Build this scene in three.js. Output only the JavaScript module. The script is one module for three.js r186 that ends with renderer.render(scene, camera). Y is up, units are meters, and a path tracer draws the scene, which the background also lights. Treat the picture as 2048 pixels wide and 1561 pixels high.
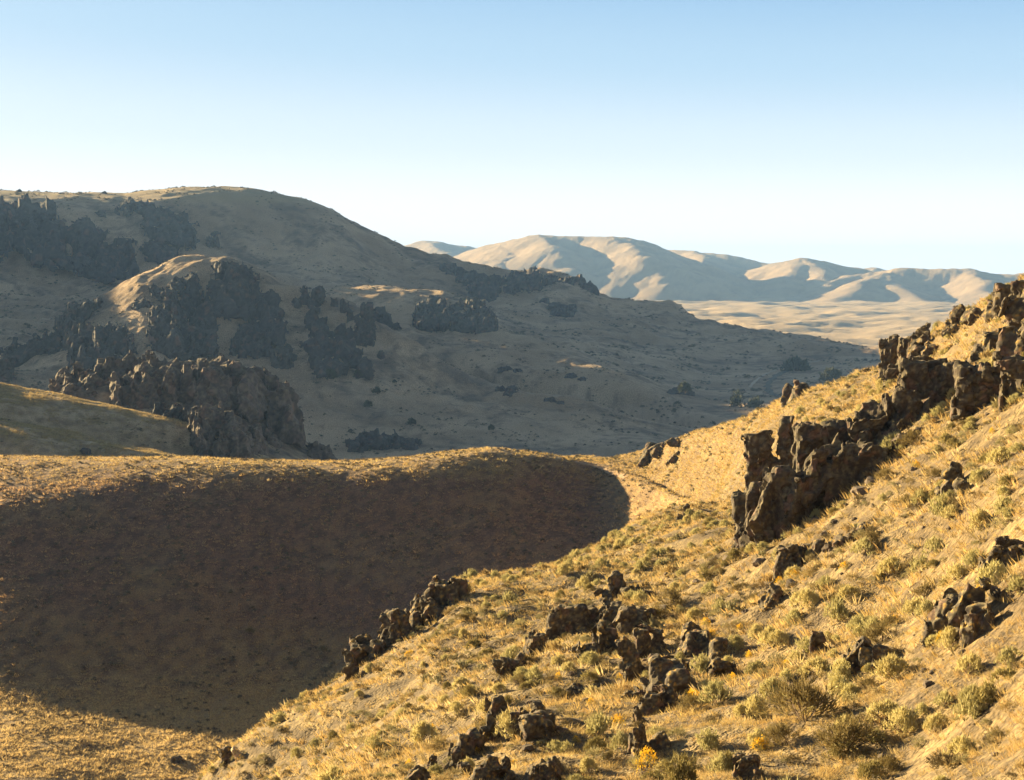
import * as THREE from 'three';
import { createNoise2D, createNoise3D } from 'simplex-noise';
import { mergeGeometries } from 'three/addons/utils/BufferGeometryUtils.js';

// ------------------------------------------------------------------ camera, sky, sun, exposure
const FOCAL = 2813, CX = 1024, CY = 780.5, HORIZON = 530;
const PITCH = Math.atan((CY - HORIZON) / FOCAL);
const scene = new THREE.Scene();
const camera = new THREE.PerspectiveCamera(2 * Math.atan(CY / FOCAL) * 180 / Math.PI, 2048 / 1561, 0.3, 40000);
camera.position.set(0, 0, 0);
camera.rotation.x = -PITCH;
camera.focus = 140;
camera.userData.fStop = 7;
camera.updateMatrixWorld(true);
const renderer = new THREE.WebGLRenderer({ antialias: true });
renderer.toneMapping = THREE.LinearToneMapping;
renderer.toneMappingExposure = 4.9;
renderer.shadowMap.enabled = true;

const SUN_AZ = -55 * Math.PI / 180, SUN_EL = 11.2 * Math.PI / 180;       // left of and ahead of the camera
const toSun = new THREE.Vector3(Math.sin(SUN_AZ) * Math.cos(SUN_EL), Math.sin(SUN_EL), -Math.cos(SUN_AZ) * Math.cos(SUN_EL));
const sun = new THREE.DirectionalLight(new THREE.Color().setRGB(1, 0.76, 0.39), 5);
sun.position.copy(toSun).multiplyScalar(2000);
sun.castShadow = true;
Object.assign(sun.shadow.camera, { left: -2500, right: 2500, top: 1200, bottom: -600, near: 10, far: 9000 });
sun.shadow.mapSize.set(4096, 4096);
sun.name = 'sun';
scene.add(sun, sun.target);

{ // clear evening sky: white at the horizon, blue above, paler towards the sun
  const w = 1024, h = 512, data = new Float32Array(w * h * 4);
  const stops = [[0, [.252, .252, .25]], [2, [.222, .23, .236]], [4.5, [.163, .192, .214]], [7.5, [.108, .154, .194]], [10.8, [.074, .123, .177]], [16, [.054, .094, .14]], [28, [.042, .062, .088]], [50, [.034, .045, .062]], [90, [.028, .037, .052]]];
  for (let j = 0; j < h; j++) {
    const el = (j + .5) / h * 180 - 90, y = Math.sin(el * Math.PI / 180), c = Math.cos(el * Math.PI / 180);
    let e = Math.max(el, 0), k = 0;
    for (let i = 0; i < w; i++) {
      const a = ((i + .5) / w - .5) * 2 * Math.PI, x = Math.cos(a) * c, z = Math.sin(a) * c;
      const cosg = x * toSun.x + y * toSun.y + z * toSun.z, g = Math.max(0, cosg);
      const ee = e * (1.12 - .42 * Math.pow(.5 + .5 * cosg, 3));
      k = 0; while (k < stops.length - 2 && ee > stops[k + 1][0]) k++;
      let t = Math.min(1, Math.max(0, (ee - stops[k][0]) / (stops[k + 1][0] - stops[k][0])));
      t = t * t * (3 - 2 * t) * .4 + t * .6;
      const o = (j * w + i) * 4, glow = .05 * Math.pow(g, 8);
      for (let q = 0; q < 3; q++) data[o + q] = stops[k][1][q] + (stops[k + 1][1][q] - stops[k][1][q]) * t + glow * [1, .86, .66][q];
      data[o + 3] = 1;
      if (el < 0) { data[o] = .25; data[o + 1] = .25; data[o + 2] = .248; }
    }
  }
  const sky = new THREE.DataTexture(data, w, h, THREE.RGBAFormat, THREE.FloatType);
  sky.mapping = THREE.EquirectangularReflectionMapping;
  sky.magFilter = THREE.LinearFilter;
  sky.needsUpdate = true;
  scene.background = sky;
  scene.environment = sky;
}
scene.fog = new THREE.FogExp2(new THREE.Color().setRGB(.3, .54, 1), 0.00007);

// ------------------------------------------------------------------ helpers
function rng(seed) { let s = seed | 0; return () => { s = (s + 0x6d2b79f5) | 0; let t = Math.imul(s ^ (s >>> 15), 1 | s); t = (t + Math.imul(t ^ (t >>> 7), 61 | t)) ^ t; return ((t ^ (t >>> 14)) >>> 0) / 4294967296; }; }
const n2 = createNoise2D(rng(11)), n3 = createNoise3D(rng(12));
const clamp = (x, a = 0, b = 1) => x < a ? a : x > b ? b : x;
const lerp = (a, b, t) => a + (b - a) * t;
const smooth = (a, b, x) => { const t = clamp((x - a) / (b - a)); return t * t * (3 - 2 * t); };
function fbm(x, y, oct = 4) { let s = 0, a = .5; for (let i = 0; i < oct; i++) { s += a * n2(x, y); x = x * 2.03 + 17.1; y = y * 2.03 - 9.7; a *= .5; } return s; }
function ridged(x, y, oct = 4) { let s = 0, a = .5; for (let i = 0; i < oct; i++) { s += a * (1 - 2 * Math.abs(n2(x, y))); x = x * 2.07 + 5.3; y = y * 2.07 + 3.1; a *= .5; } return s; }
const mixc = (a, b, t) => [lerp(a[0], b[0], t), lerp(a[1], b[1], t), lerp(a[2], b[2], t)];
const used = new Map();
function numbered(name) { const n = used.get(name) ?? 0; used.set(name, n + 1); return n ? name + '_' + String(n).padStart(3, '0') : name; }
function tag(o, label, category, group, kind) { o.userData.label = label; if (category) o.userData.category = category; if (group) o.userData.group = group; if (kind) o.userData.kind = kind; return o; }
const SP = Math.sin(PITCH), CP = Math.cos(PITCH);
function ray(px, py) { // azimuth and slope of the sight line through a place in the photograph
  const x = (px - CX) / FOCAL, y = (CY - py) / FOCAL, dx = x, dy = y * CP - SP, dz = -y * SP - CP, q = Math.hypot(dx, dz);
  return { az: Math.atan2(dx, -dz), t: dy / q };
}
const azOf = (px) => ray(px, 780).az;
function project(x, y, z) { const f = -(y * SP) * -1 * -1 - z * CP, u = y * CP - z * -SP * -1; const fw = -y * SP - z * CP, up = y * CP - z * SP; return [CX + x / fw * FOCAL, CY - up / fw * FOCAL, fw]; }
function pchip(xs, ys) { // monotone cubic through the points, constant outside
  const n = xs.length, d = [], m = new Array(n).fill(0);
  for (let i = 0; i < n - 1; i++) d.push((ys[i + 1] - ys[i]) / (xs[i + 1] - xs[i]));
  for (let i = 1; i < n - 1; i++) if (d[i - 1] * d[i] > 0) { const a = xs[i] - xs[i - 1], b = xs[i + 1] - xs[i], w1 = 2 * b + a, w2 = b + 2 * a; m[i] = (w1 + w2) / (w1 / d[i - 1] + w2 / d[i]); }
  if (n > 1) { m[0] = d[0]; m[n - 1] = d[n - 2]; }
  return (x) => {
    if (x <= xs[0]) return ys[0];
    if (x >= xs[n - 1]) return ys[n - 1];
    let i = 0; while (x > xs[i + 1]) i++;
    const h = xs[i + 1] - xs[i], t = (x - xs[i]) / h, t2 = t * t, t3 = t2 * t;
    return ys[i] * (2 * t3 - 3 * t2 + 1) + h * m[i] * (t3 - 2 * t2 + t) + ys[i + 1] * (3 * t2 - 2 * t3) + h * m[i + 1] * (t3 - t2);
  };
}
// ------------------------------------------------------------------ terrain: every hill is a sheet laid over contour lines, near to far.
// A contour point is [column, row, distance] as sighted in the photograph or [column, 0, distance, height].
const hills = {};
function sheet(name, label, { lines, from, to, nu, nv, relief, color, material }) {
  const sunk = lines[0].map((q) => [q[0], 0, Math.max(.05, q[2] * .985 - 1), (q.length > 3 ? q[3] : ray(q[0], q[1]).t * q[2]) - 2 - q[2] * .02]);
  lines = [sunk, ...lines]; nv = [3, ...nv];   // the near edge is tucked into the ground before it
  const tracks = lines.map((l) => {
    const p = l.map((q) => q.length > 3 ? [azOf(q[0]), q[2], q[3]] : (() => { const s = ray(q[0], q[1]); return [s.az, q[2], s.t * q[2]]; })()).sort((a, b) => a[0] - b[0]);
    return { r: pchip(p.map((q) => q[0]), p.map((q) => q[1])), h: pchip(p.map((q) => q[0]), p.map((q) => q[2])) };
  });
  const a0 = azOf(from), a1 = azOf(to), rows = nv.reduce((a, b) => a + b, 0) + 1;
  const R = new Float32Array((nu + 1) * rows), Y = new Float32Array((nu + 1) * rows);
  for (let i = 0; i <= nu; i++) {
    const az = lerp(a0, a1, i / nu), rs = [], hs = [];
    for (const t of tracks) { let r = t.r(az); if (rs.length) r = Math.max(r, rs[rs.length - 1] * 1.002); rs.push(r); hs.push(t.h(az)); }
    const prof = pchip(rs, hs);
    let j = 0;
    for (let s = 0; s < nv.length; s++) for (let k = 0; k < nv[s] + (s === nv.length - 1 ? 1 : 0); k++, j++) { const r = lerp(rs[s], rs[s + 1], k / nv[s]); R[i * rows + j] = r; Y[i * rows + j] = prof(r); }
    for (let j = 0; j < rows; j++) { const r = R[i * rows + j], x = Math.sin(az) * r, z = -Math.cos(az) * r; if (relief) Y[i * rows + j] += relief(x, z, r, az, Y[i * rows + j]); }
  }
  return grid(name, label, { a0, a1, nu, rows, R, Y, color, material });
}
function grid(name, label, { a0, a1, nu, rows, R, Y, color, material }) {
  const n = (nu + 1) * rows, pos = new Float32Array(n * 3), uv = new Float32Array(n * 2), index = [];
  for (let i = 0; i <= nu; i++) {
    const az = lerp(a0, a1, i / nu), s = Math.sin(az), c = -Math.cos(az);
    for (let j = 0; j < rows; j++) { const k = i * rows + j; pos[k * 3] = s * R[k]; pos[k * 3 + 1] = Y[k]; pos[k * 3 + 2] = c * R[k]; uv[k * 2] = s * R[k]; uv[k * 2 + 1] = c * R[k]; }
  }
  for (let i = 0; i < nu; i++) for (let j = 0; j < rows - 1; j++) { const a = i * rows + j, b = a + rows; index.push(a, b, b + 1, a, b + 1, a + 1); }
  const g = new THREE.BufferGeometry();
  g.setAttribute('position', new THREE.BufferAttribute(pos, 3));
  g.setAttribute('uv', new THREE.BufferAttribute(uv, 2));
  g.setIndex(index);
  g.computeVertexNormals();
  const nor = g.attributes.normal.array, col = new Float32Array(n * 3);
  for (let k = 0; k < n; k++) { const c = color(pos[k * 3], pos[k * 3 + 1], pos[k * 3 + 2], nor[k * 3 + 1], nor[k * 3], nor[k * 3 + 2]); col[k * 3] = c[0]; col[k * 3 + 1] = c[1]; col[k * 3 + 2] = c[2]; }
  g.setAttribute('color', new THREE.BufferAttribute(col, 3));
  const m = new THREE.Mesh(g, material);
  m.name = numbered(name);
  m.castShadow = m.receiveShadow = true;
  m.userData = { label, category: 'hill', kind: 'structure' };
  scene.add(m);
  return {
    mesh: m, a0, a1, nu, rows, R, pos, nor,
    height(az, r) { // height of the sheet at an azimuth and a distance, or null outside it
      const f = (az - a0) / (a1 - a0) * nu; if (f < 0 || f > nu) return null;
      const i = Math.min(nu - 1, Math.floor(f)), u = f - i, at = (i) => {
        const o = i * rows; let lo = 0, hi = rows - 1; if (r < R[o] || r > R[o + hi]) return null;
        while (hi - lo > 1) { const m = (lo + hi) >> 1; if (R[o + m] > r) hi = m; else lo = m; }
        return lerp(pos[(o + lo) * 3 + 1], pos[(o + hi) * 3 + 1], (r - R[o + lo]) / Math.max(1e-9, R[o + hi] - R[o + lo]));
      };
      const p = at(i), q = at(i + 1); return p === null ? q : q === null ? p : lerp(p, q, u);
    },
    at(x, z) { return this.height(Math.atan2(x, -z), Math.hypot(x, z)); },
    sight(px, py, rmin = 0) { // where the sight line through (px, py) first meets the sheet
      const s = ray(px, py), i = Math.round(clamp((s.az - a0) / (a1 - a0)) * nu), o = i * rows; let r0 = Math.max(rmin, R[o]);
      const r1 = R[o + rows - 1], step = (r1 - r0) / 1600; let prev = null;
      for (let r = r0; r <= r1; r += step) { const h = this.height(s.az, r); if (h === null) continue; if (h >= s.t * r) { if (prev !== null) { let a = r - step, b = r; for (let k = 0; k < 12; k++) { const m = (a + b) / 2; if ((this.height(s.az, m) ?? -1e9) >= s.t * m) b = m; else a = m; } r = b; } return new THREE.Vector3(Math.sin(s.az) * r, this.height(s.az, r), -Math.cos(s.az) * r); } prev = r; }
      return null;
    },
  };
}
// fine grain of dry grass and soil, repeated over the ground (uv are metres)
function grain(size, seed, make, srgb) {
  const d = new Uint8Array(size * size * 4);
  const nn = createNoise2D(rng(seed)), T = (x, y, f) => { // tiles: two blends of the same noise
    const u = x / size, v = y / size, a = nn(x * f, y * f), b = nn((x - size) * f, y * f), c = nn(x * f, (y - size) * f), e = nn((x - size) * f, (y - size) * f);
    return lerp(lerp(a, b, u), lerp(c, e, u), v) / Math.sqrt((u * u + (1 - u) * (1 - u)) * (v * v + (1 - v) * (1 - v)));
  };
  for (let y = 0; y < size; y++) for (let x = 0; x < size; x++) { const c = make(T, x, y), o = (y * size + x) * 4; for (let k = 0; k < 3; k++) d[o + k] = clamp(c[k]) * 255; d[o + 3] = 255; }
  const t = new THREE.DataTexture(d, size, size, THREE.RGBAFormat, THREE.UnsignedByteType);
  t.wrapS = t.wrapT = THREE.RepeatWrapping; t.magFilter = THREE.LinearFilter; t.minFilter = THREE.LinearMipmapLinearFilter; t.generateMipmaps = true;
  if (srgb) t.colorSpace = THREE.SRGBColorSpace;
  t.needsUpdate = true;
  return t;
}
const tuftTex = grain(512, 5, (T, x, y) => { const a = T(x, y, .035), b = T(x, y, .09), c = T(x, y, .22), v = .72 + .2 * a + .2 * b + .16 * c; return [v * 1.02, v, v * .96]; });
const tuftBump = grain(512, 6, (T, x, y) => { const v = .5 + .3 * T(x, y, .05) + .22 * T(x, y, .13); return [v, v, v]; });
function groundMaterial(metres, bump, rough = 1) {
  const m = new THREE.MeshStandardMaterial({ vertexColors: true, roughness: rough, map: tuftTex.clone(), bumpMap: tuftBump.clone(), bumpScale: bump });
  m.map.repeat.set(1 / metres, 1 / metres); m.bumpMap.repeat.set(1 / metres, 1 / metres);
  m.specularIntensity = undefined;
  return m;
}
const GRASS = [.48, .335, .15], STRAW = [.56, .42, .22], SOIL = [.2, .128, .075], SAGE = [.23, .175, .11], TALUS = [.15, .105, .085], PALE = [.5, .4, .25];
// the slope the camera stands on
const shift = (l, dr, h) => l.map((q) => { const s = q.length > 3 ? q[3] : ray(q[0], q[1]).t * q[2]; return [q[0], 0, q[2] + dr, s + h]; });
hills.near = sheet('hill_slope', 'steep golden hillside of dry grass falling from the right to the left, nearest the viewer', {
  from: -700, to: 2900, nu: 600, nv: [4, 8, 16, 76, 110, 80, 50, 16], material: groundMaterial(6, .07),
  lines: [
    [[-600, 0, .3, -1.8], [2800, 0, .3, -1.6]],
    [[-600, 0, 3, -4], [0, 0, 3.5, -3.2], [1024, 0, 3.5, -2.4], [1700, 0, 3, -1.75], [2048, 0, 2.6, -1.35], [2800, 0, 2.5, -.3]],
    [[-600, 0, 10, -9], [0, 0, 12, -8.4], [700, 0, 13, -7.6], [1024, 0, 13, -6.9], [1500, 0, 11, -5.6], [1800, 0, 9.5, -4.9], [2048, 0, 8, -4.3], [2800, 0, 7, -1.4]],
    [[-600, 0, 26, -17], [0, 0, 30, -16], [430, 0, 34, -14.8], [700, 0, 34, -13], [1024, 1561, 32], [1500, 1561, 28], [1800, 1561, 24], [2048, 1561, 19.5], [2800, 0, 15, -2.5]],
    [[-600, 0, 52, -32], [0, 0, 54, -28], [430, 0, 56, -23.5], [700, 1500, 56], [1000, 1320, 58], [1400, 1300, 47], [1800, 1300, 37], [2048, 1250, 31], [2800, 0, 24, -2]],
    [[-600, 0, 68, -42], [0, 0, 68, -35], [300, 0, 70, -28.8], [430, 1548, 70], [540, 1440, 72], [690, 1352, 74], [800, 1270, 76], [930, 1180, 78], [1100, 1165, 79], [1250, 1140, 80], [1480, 1078, 73], [1760, 910, 64], [2048, 775, 57], [2800, 0, 50, 3]],
    [[-600, 0, 84, -54], [0, 0, 84, -46], [430, 0, 84, -35], [540, 0, 85, -31], [690, 0, 88, -28.5], [800, 0, 92, -26], [930, 1168, 92], [1100, 1120, 105], [1210, 1085, 118], [1410, 1018, 138], [1500, 960, 122], [1600, 880, 106], [1770, 800, 93], [1900, 740, 84], [2048, 680, 74], [2800, 0, 66, 9]],
    [[-600, 0, 110, -66], [0, 0, 110, -58], [430, 0, 112, -50], [690, 0, 115, -42], [930, 0, 120, -33], [1100, 0, 135, -32], [1210, 0, 142, -36], [1410, 0, 162, -29], [1500, 855, 160], [1600, 805, 150], [1770, 738, 125], [1900, 655, 105], [1990, 590, 95], [2048, 545, 90], [2150, 480, 86], [2800, 0, 80, 16]],
    [[-600, 0, 150, -72], [0, 0, 150, -66], [690, 0, 150, -55], [930, 0, 160, -48], [1210, 0, 185, -45], [1410, 0, 200, -42], [1770, 0, 180, -40], [2048, 0, 150, -30], [2800, 0, 150, -5]],
  ],
  relief: (x, z, r) => { const k = smooth(2, 30, r); return k * (1.1 * fbm(x / 26, z / 26, 3) + .5 * fbm(x / 7 + 3, z / 7, 3)) + .05 * fbm(x / 1.6, z / 1.6, 2); },
  color: (x, y, z, ny) => {
    const a = fbm(x / 9, z / 9, 4), b = fbm(x / 2.2 + 40, z / 2.2, 3), c = fbm(x / .7, z / .7 + 20, 2);
    let k = mixc([.235, .168, .08], [.33, .245, .12], clamp(.45 + a * .9)); k = mixc(k, [.1, .07, .04], clamp(.6 + b * 1.2 + c * .9) * .9);
    return k;
  },
});
// the far side of that slope, beyond the rock wall
hills.back = sheet('hill_slope', 'sunlit grassy flank behind the rock wall, running down to the saddle', {
  from: 1090, to: 2300, nu: 340, nv: [40, 70, 16], material: groundMaterial(6, .12),
  lines: [
    [[1090, 0, 305, -52], [1180, 0, 302, -50], [1250, 0, 292, -47], [1300, 0, 276, -44.5], [1340, 984, 256], [1420, 1004, 216], [1520, 0, 150, -26], [1770, 0, 112, -15], [2300, 0, 95, -8]],
    [[1090, 0, 315, -45.5], [1180, 0, 310, -44], [1230, 926, 304], [1285, 932, 294], [1340, 927, 274], [1420, 920, 233], [1520, 0, 178, -23.6], [1770, 0, 124, -11.6], [2300, 0, 102, -4]],
    [[1090, 0, 330, -46], [1180, 0, 324, -44.6], [1230, 917, 314], [1285, 907, 304], [1320, 893, 292], [1400, 867, 256], [1500, 832, 213], [1600, 790, 178], [1770, 738, 138], [1900, 0, 120, -7], [2300, 0, 110, 0]],
    [[1090, 0, 380, -64], [1250, 0, 370, -66], [1400, 0, 320, -60], [1600, 0, 235, -48], [1770, 0, 182, -40], [2300, 0, 160, -35]],
  ],
  relief: (x, z) => .8 * fbm(x / 22, z / 22, 3) + .28 * fbm(x / 4, z / 4, 3) + .1 * n2(x, z),
  color: (x, y, z) => { const b = fbm(x / 3 + 40, z / 3, 3), a = fbm(x / 14, z / 14, 3), c = fbm(x / .8, z / .8, 2); return mixc(mixc([.27, .18, .076], [.35, .25, .11], clamp(.5 + a)), [.115, .075, .04], clamp(.55 + b * 1.3 + c) * .9); },
});
// the rounded hill with its shaded face and the floor below it
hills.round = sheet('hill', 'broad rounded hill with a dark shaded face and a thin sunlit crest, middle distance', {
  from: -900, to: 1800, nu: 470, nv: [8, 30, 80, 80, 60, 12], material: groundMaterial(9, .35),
  lines: [
    [[-900, 0, 95, -70], [0, 0, 95, -70], [540, 0, 100, -69], [1000, 0, 120, -66], [1200, 0, 120, -58], [1300, 0, 120, -50], [1410, 0, 130, -42], [1800, 0, 110, -34]],
    [[-900, 0, 226, -70], [0, 1561, 190], [300, 1561, 190], [540, 1530, 192], [800, 0, 194, -68], [1000, 0, 198, -63.5], [1120, 0, 208, -59], [1200, 0, 218, -55], [1300, 0, 205, -46.5], [1410, 0, 175, -38], [1800, 0, 150, -32]],
    [[-900, 0, 290, -69], [0, 1428, 219], [300, 1428, 217], [540, 1430, 215], [800, 1335, 217], [1000, 1230, 225], [1120, 1140, 238], [1200, 1085, 249], [1250, 1062, 246], [1300, 1050, 233], [1410, 1022, 193], [1800, 0, 160, -31]],
    [[-900, 0, 335, -63], [-260, 0, 275, -61], [0, 1165, 255], [300, 1140, 251], [540, 1132, 250], [800, 1090, 250], [1000, 1045, 254], [1120, 1030, 261], [1200, 1012, 267], [1250, 1008, 259], [1300, 1008, 247], [1410, 1015, 199], [1800, 0, 170, -31]],
    [[-900, 0, 380, -58], [-260, 0, 305, -54], [0, 1005, 274], [150, 982, 276], [300, 936, 285], [450, 935, 278.5], [540, 938, 275.5], [660, 940, 273.5], [800, 931, 271.5], [900, 919, 272], [1000, 914, 274], [1120, 930, 280.5], [1200, 944, 284], [1250, 958, 272], [1300, 976, 254], [1410, 1011, 203], [1800, 0, 176, -33]],
    [[-900, 0, 450, -56], [-260, 0, 345, -49.5], [0, 918, 312], [150, 917, 305], [300, 921, 293], [450, 927, 282], [540, 930, 279], [660, 932, 277], [800, 923, 275.5], [900, 911, 275.5], [980, 904, 277], [1060, 911, 280], [1130, 921, 284], [1200, 931, 288], [1250, 948, 277], [1300, 968, 259], [1410, 1009, 207], [1800, 0, 180, -34]],
    [[-900, 0, 500, -62], [0, 0, 370, -56], [540, 0, 350, -56], [980, 0, 345, -55], [1200, 0, 330, -54], [1300, 0, 285, -48], [1410, 0, 230, -42], [1800, 0, 205, -42]],
  ],
  relief: (x, z, r) => .6 * fbm(x / 55, z / 55, 2) * smooth(150, 200, r) + .22 * fbm(x / 9, z / 9, 3) + .06 * n2(x / 1.5, z / 1.5),
  color: (x, y, z) => {
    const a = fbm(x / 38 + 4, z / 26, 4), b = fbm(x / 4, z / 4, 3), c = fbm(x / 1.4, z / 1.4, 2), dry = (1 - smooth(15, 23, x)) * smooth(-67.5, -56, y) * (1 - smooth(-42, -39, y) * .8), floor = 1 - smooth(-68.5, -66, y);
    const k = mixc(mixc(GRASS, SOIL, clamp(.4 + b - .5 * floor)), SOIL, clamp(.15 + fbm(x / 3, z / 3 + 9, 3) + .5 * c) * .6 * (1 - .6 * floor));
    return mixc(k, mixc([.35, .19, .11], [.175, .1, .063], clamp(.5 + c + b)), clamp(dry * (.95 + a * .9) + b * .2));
  },
});
// two low spurs at the left
const spurColor = (x, y, z) => { const b = fbm(x / 5, z / 5, 3), a = fbm(x / 30, z / 30, 3); return mixc(mixc([.62, .44, .25], [.74, .55, .34], clamp(.5 + a)), [.3, .21, .13], clamp(.34 + b * 1.3) * .8); };
const spurRelief = (x, z) => .9 * fbm(x / 40, z / 40, 3) + .3 * fbm(x / 7, z / 7, 3);
hills.spurFront = sheet('hill_spur', 'lower of two grassy spurs with sunlit crests, left edge behind the round hill', {
  from: -900, to: 620, nu: 260, nv: [40, 30, 14, 14], material: groundMaterial(9, .35),
  lines: [
    [[-900, 0, 390, -70], [0, 0, 392, -60], [270, 0, 380, -62], [620, 0, 376, -78]],
    [[-900, 0, 412, -58], [0, 868, 413], [120, 894, 409], [270, 924, 403], [400, 950, 398], [620, 0, 398, -74]],
    [[-900, 0, 424, -48], [-200, 806, 424], [0, 846, 430], [120, 870, 421], [270, 903, 409], [350, 921, 407], [620, 0, 402, -72]],
    [[-900, 0, 434, -46], [-200, 798, 433], [0, 838, 441], [120, 862, 432], [270, 896, 419], [350, 915, 415], [620, 0, 408, -72]],
    [[-900, 0, 470, -60], [0, 0, 462, -58], [270, 0, 440, -64], [620, 0, 430, -80]],
  ], relief: spurRelief, color: spurColor,
});
hills.spurBack = sheet('hill_spur', 'upper grassy spur with a sunlit crest running down to the dark rock outcrop', {
  from: -900, to: 760, nu: 320, nv: [50, 40, 14, 14], material: groundMaterial(9, .35),
  lines: [
    [[-900, 0, 440, -70], [0, 0, 444, -58], [300, 0, 438, -64], [760, 0, 430, -86]],
    [[-900, 0, 464, -56], [0, 806, 462], [150, 838, 457], [300, 868, 452], [420, 908, 449], [520, 940, 447], [760, 0, 446, -86]],
    [[-900, 0, 474, -44], [-200, 746, 474], [0, 777, 483], [100, 796, 476], [200, 815, 468], [300, 836, 461], [380, 857, 456], [450, 883, 457], [520, 914, 455], [600, 946, 454], [760, 0, 452, -90]],
    [[-900, 0, 483, -42], [-200, 738, 483], [0, 768, 494], [100, 787, 487], [200, 806, 479], [300, 827, 471], [380, 848, 465], [450, 875, 465], [520, 908, 463], [600, 940, 461], [760, 0, 460, -90]],
    [[-900, 0, 530, -60], [0, 0, 520, -60], [300, 0, 505, -70], [760, 0, 490, -98]],
  ], relief: spurRelief, color: spurColor,
});
hills.outcrop = sheet('hill_spur', 'dark stony rise under the big rock outcrop left of the valley', {
  from: -400, to: 900, nu: 260, nv: [50, 40, 16], material: groundMaterial(9, .4),
  lines: [
    [[-400, 0, 480, -72], [100, 0, 480, -66], [400, 0, 485, -70], [560, 930, 495], [680, 950, 500], [900, 0, 520, -90]],
    [[-400, 0, 520, -66], [100, 810, 520], [250, 800, 520], [400, 810, 522], [520, 860, 525], [620, 915, 528], [700, 945, 530], [900, 0, 540, -90]],
    [[-400, 0, 550, -64], [50, 800, 552], [120, 785, 552], [220, 752, 554], [330, 748, 556], [440, 756, 556], [520, 790, 556], [570, 840, 554], [620, 890, 552], [690, 940, 552], [900, 0, 560, -92]],
    [[-400, 0, 610, -80], [300, 0, 610, -85], [900, 0, 610, -92]],
  ], relief: (x, z) => .8 * fbm(x / 20, z / 20, 3), color: (x, y, z) => mixc(spurColor(x, y, z), TALUS, clamp(.45 + fbm(x / 12, z / 12, 3))),
});
// the knoll and its long ridge
const valleyColor = (x, y, z, ny) => {
  const a = fbm(x / 90, z / 60, 4), b = fbm(x / 14, z / 14, 4), c = fbm(x / 240 + 7, z / 160, 3), d = fbm(x / 4, z / 4, 2), e = ridged(x / 120 + 2, z / 70, 3);
  let k = mixc([.46, .315, .19], [.72, .52, .33], clamp(.4 + c + a * .5 + .6 * e));
  k = mixc(k, [.165, .118, .084], clamp(.12 + a * 1.5 + b * .7 + d * .4) * .85);
  return mixc(k, [.11, .08, .062], clamp(b * 1.5 + d * .8 - .35) * .6);
};
const gullies = (x, z, amp) => amp * (.55 * fbm(x / 150, z / 150, 3) + .28 * ridged(x / 70 + 3, z / 110, 3) + .1 * fbm(x / 18, z / 18, 3));
hills.knoll = sheet('hill', 'conical knoll with crags and a sunlit left flank, its ridge falling to the right', {
  from: -600, to: 1900, nu: 420, nv: [8, 40, 44, 50, 14], material: groundMaterial(24, .8),
  lines: [
    [[-600, 0, 560, -108], [1900, 0, 560, -108]],
    [[-600, 0, 720, -104], [0, 0, 720, -104], [300, 0, 730, -104], [600, 915, 740], [900, 912, 750], [1100, 905, 760], [1300, 890, 775], [1450, 0, 790, -110], [1600, 0, 800, -114], [1900, 0, 860, -120]],
    [[-600, 0, 860, -84], [0, 772, 850], [200, 755, 855], [300, 742, 850], [400, 732, 885], [600, 765, 870], [800, 808, 850], [1000, 842, 830], [1200, 864, 815], [1300, 866, 824], [1420, 0, 825, -106], [1600, 0, 830, -112], [1900, 0, 890, -119]],
    [[-600, 0, 900, -80], [0, 742, 895], [120, 712, 900], [200, 676, 918], [300, 612, 938], [400, 590, 962], [500, 612, 955], [600, 655, 935], [740, 712, 910], [900, 765, 890], [1050, 806, 865], [1300, 856, 838], [1420, 0, 838, -104], [1500, 0, 840, -109], [1900, 0, 900, -118]],
    [[-600, 0, 940, -82], [-100, 770, 940], [20, 722, 950], [120, 661, 970], [200, 602, 992], [260, 563, 1003], [330, 531, 1012], [390, 518, 1016], [450, 521, 1016], [520, 546, 1008], [600, 582, 992], [680, 604, 975], [740, 652, 955], [850, 706, 925], [1000, 768, 890], [1100, 798, 872], [1300, 846, 850], [1420, 0, 850, -102], [1500, 0, 850, -108], [1900, 0, 910, -118]],
    [[-600, 0, 1100, -90], [0, 0, 1100, -90], [390, 0, 1150, -66], [700, 0, 1090, -74], [1000, 0, 990, -100], [1250, 0, 960, -112], [1900, 0, 980, -118]],
  ],
  relief: (x, z, r, az, y) => gullies(x, z, 13) * smooth(-104, -82, y), color: valleyColor,
});
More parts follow.
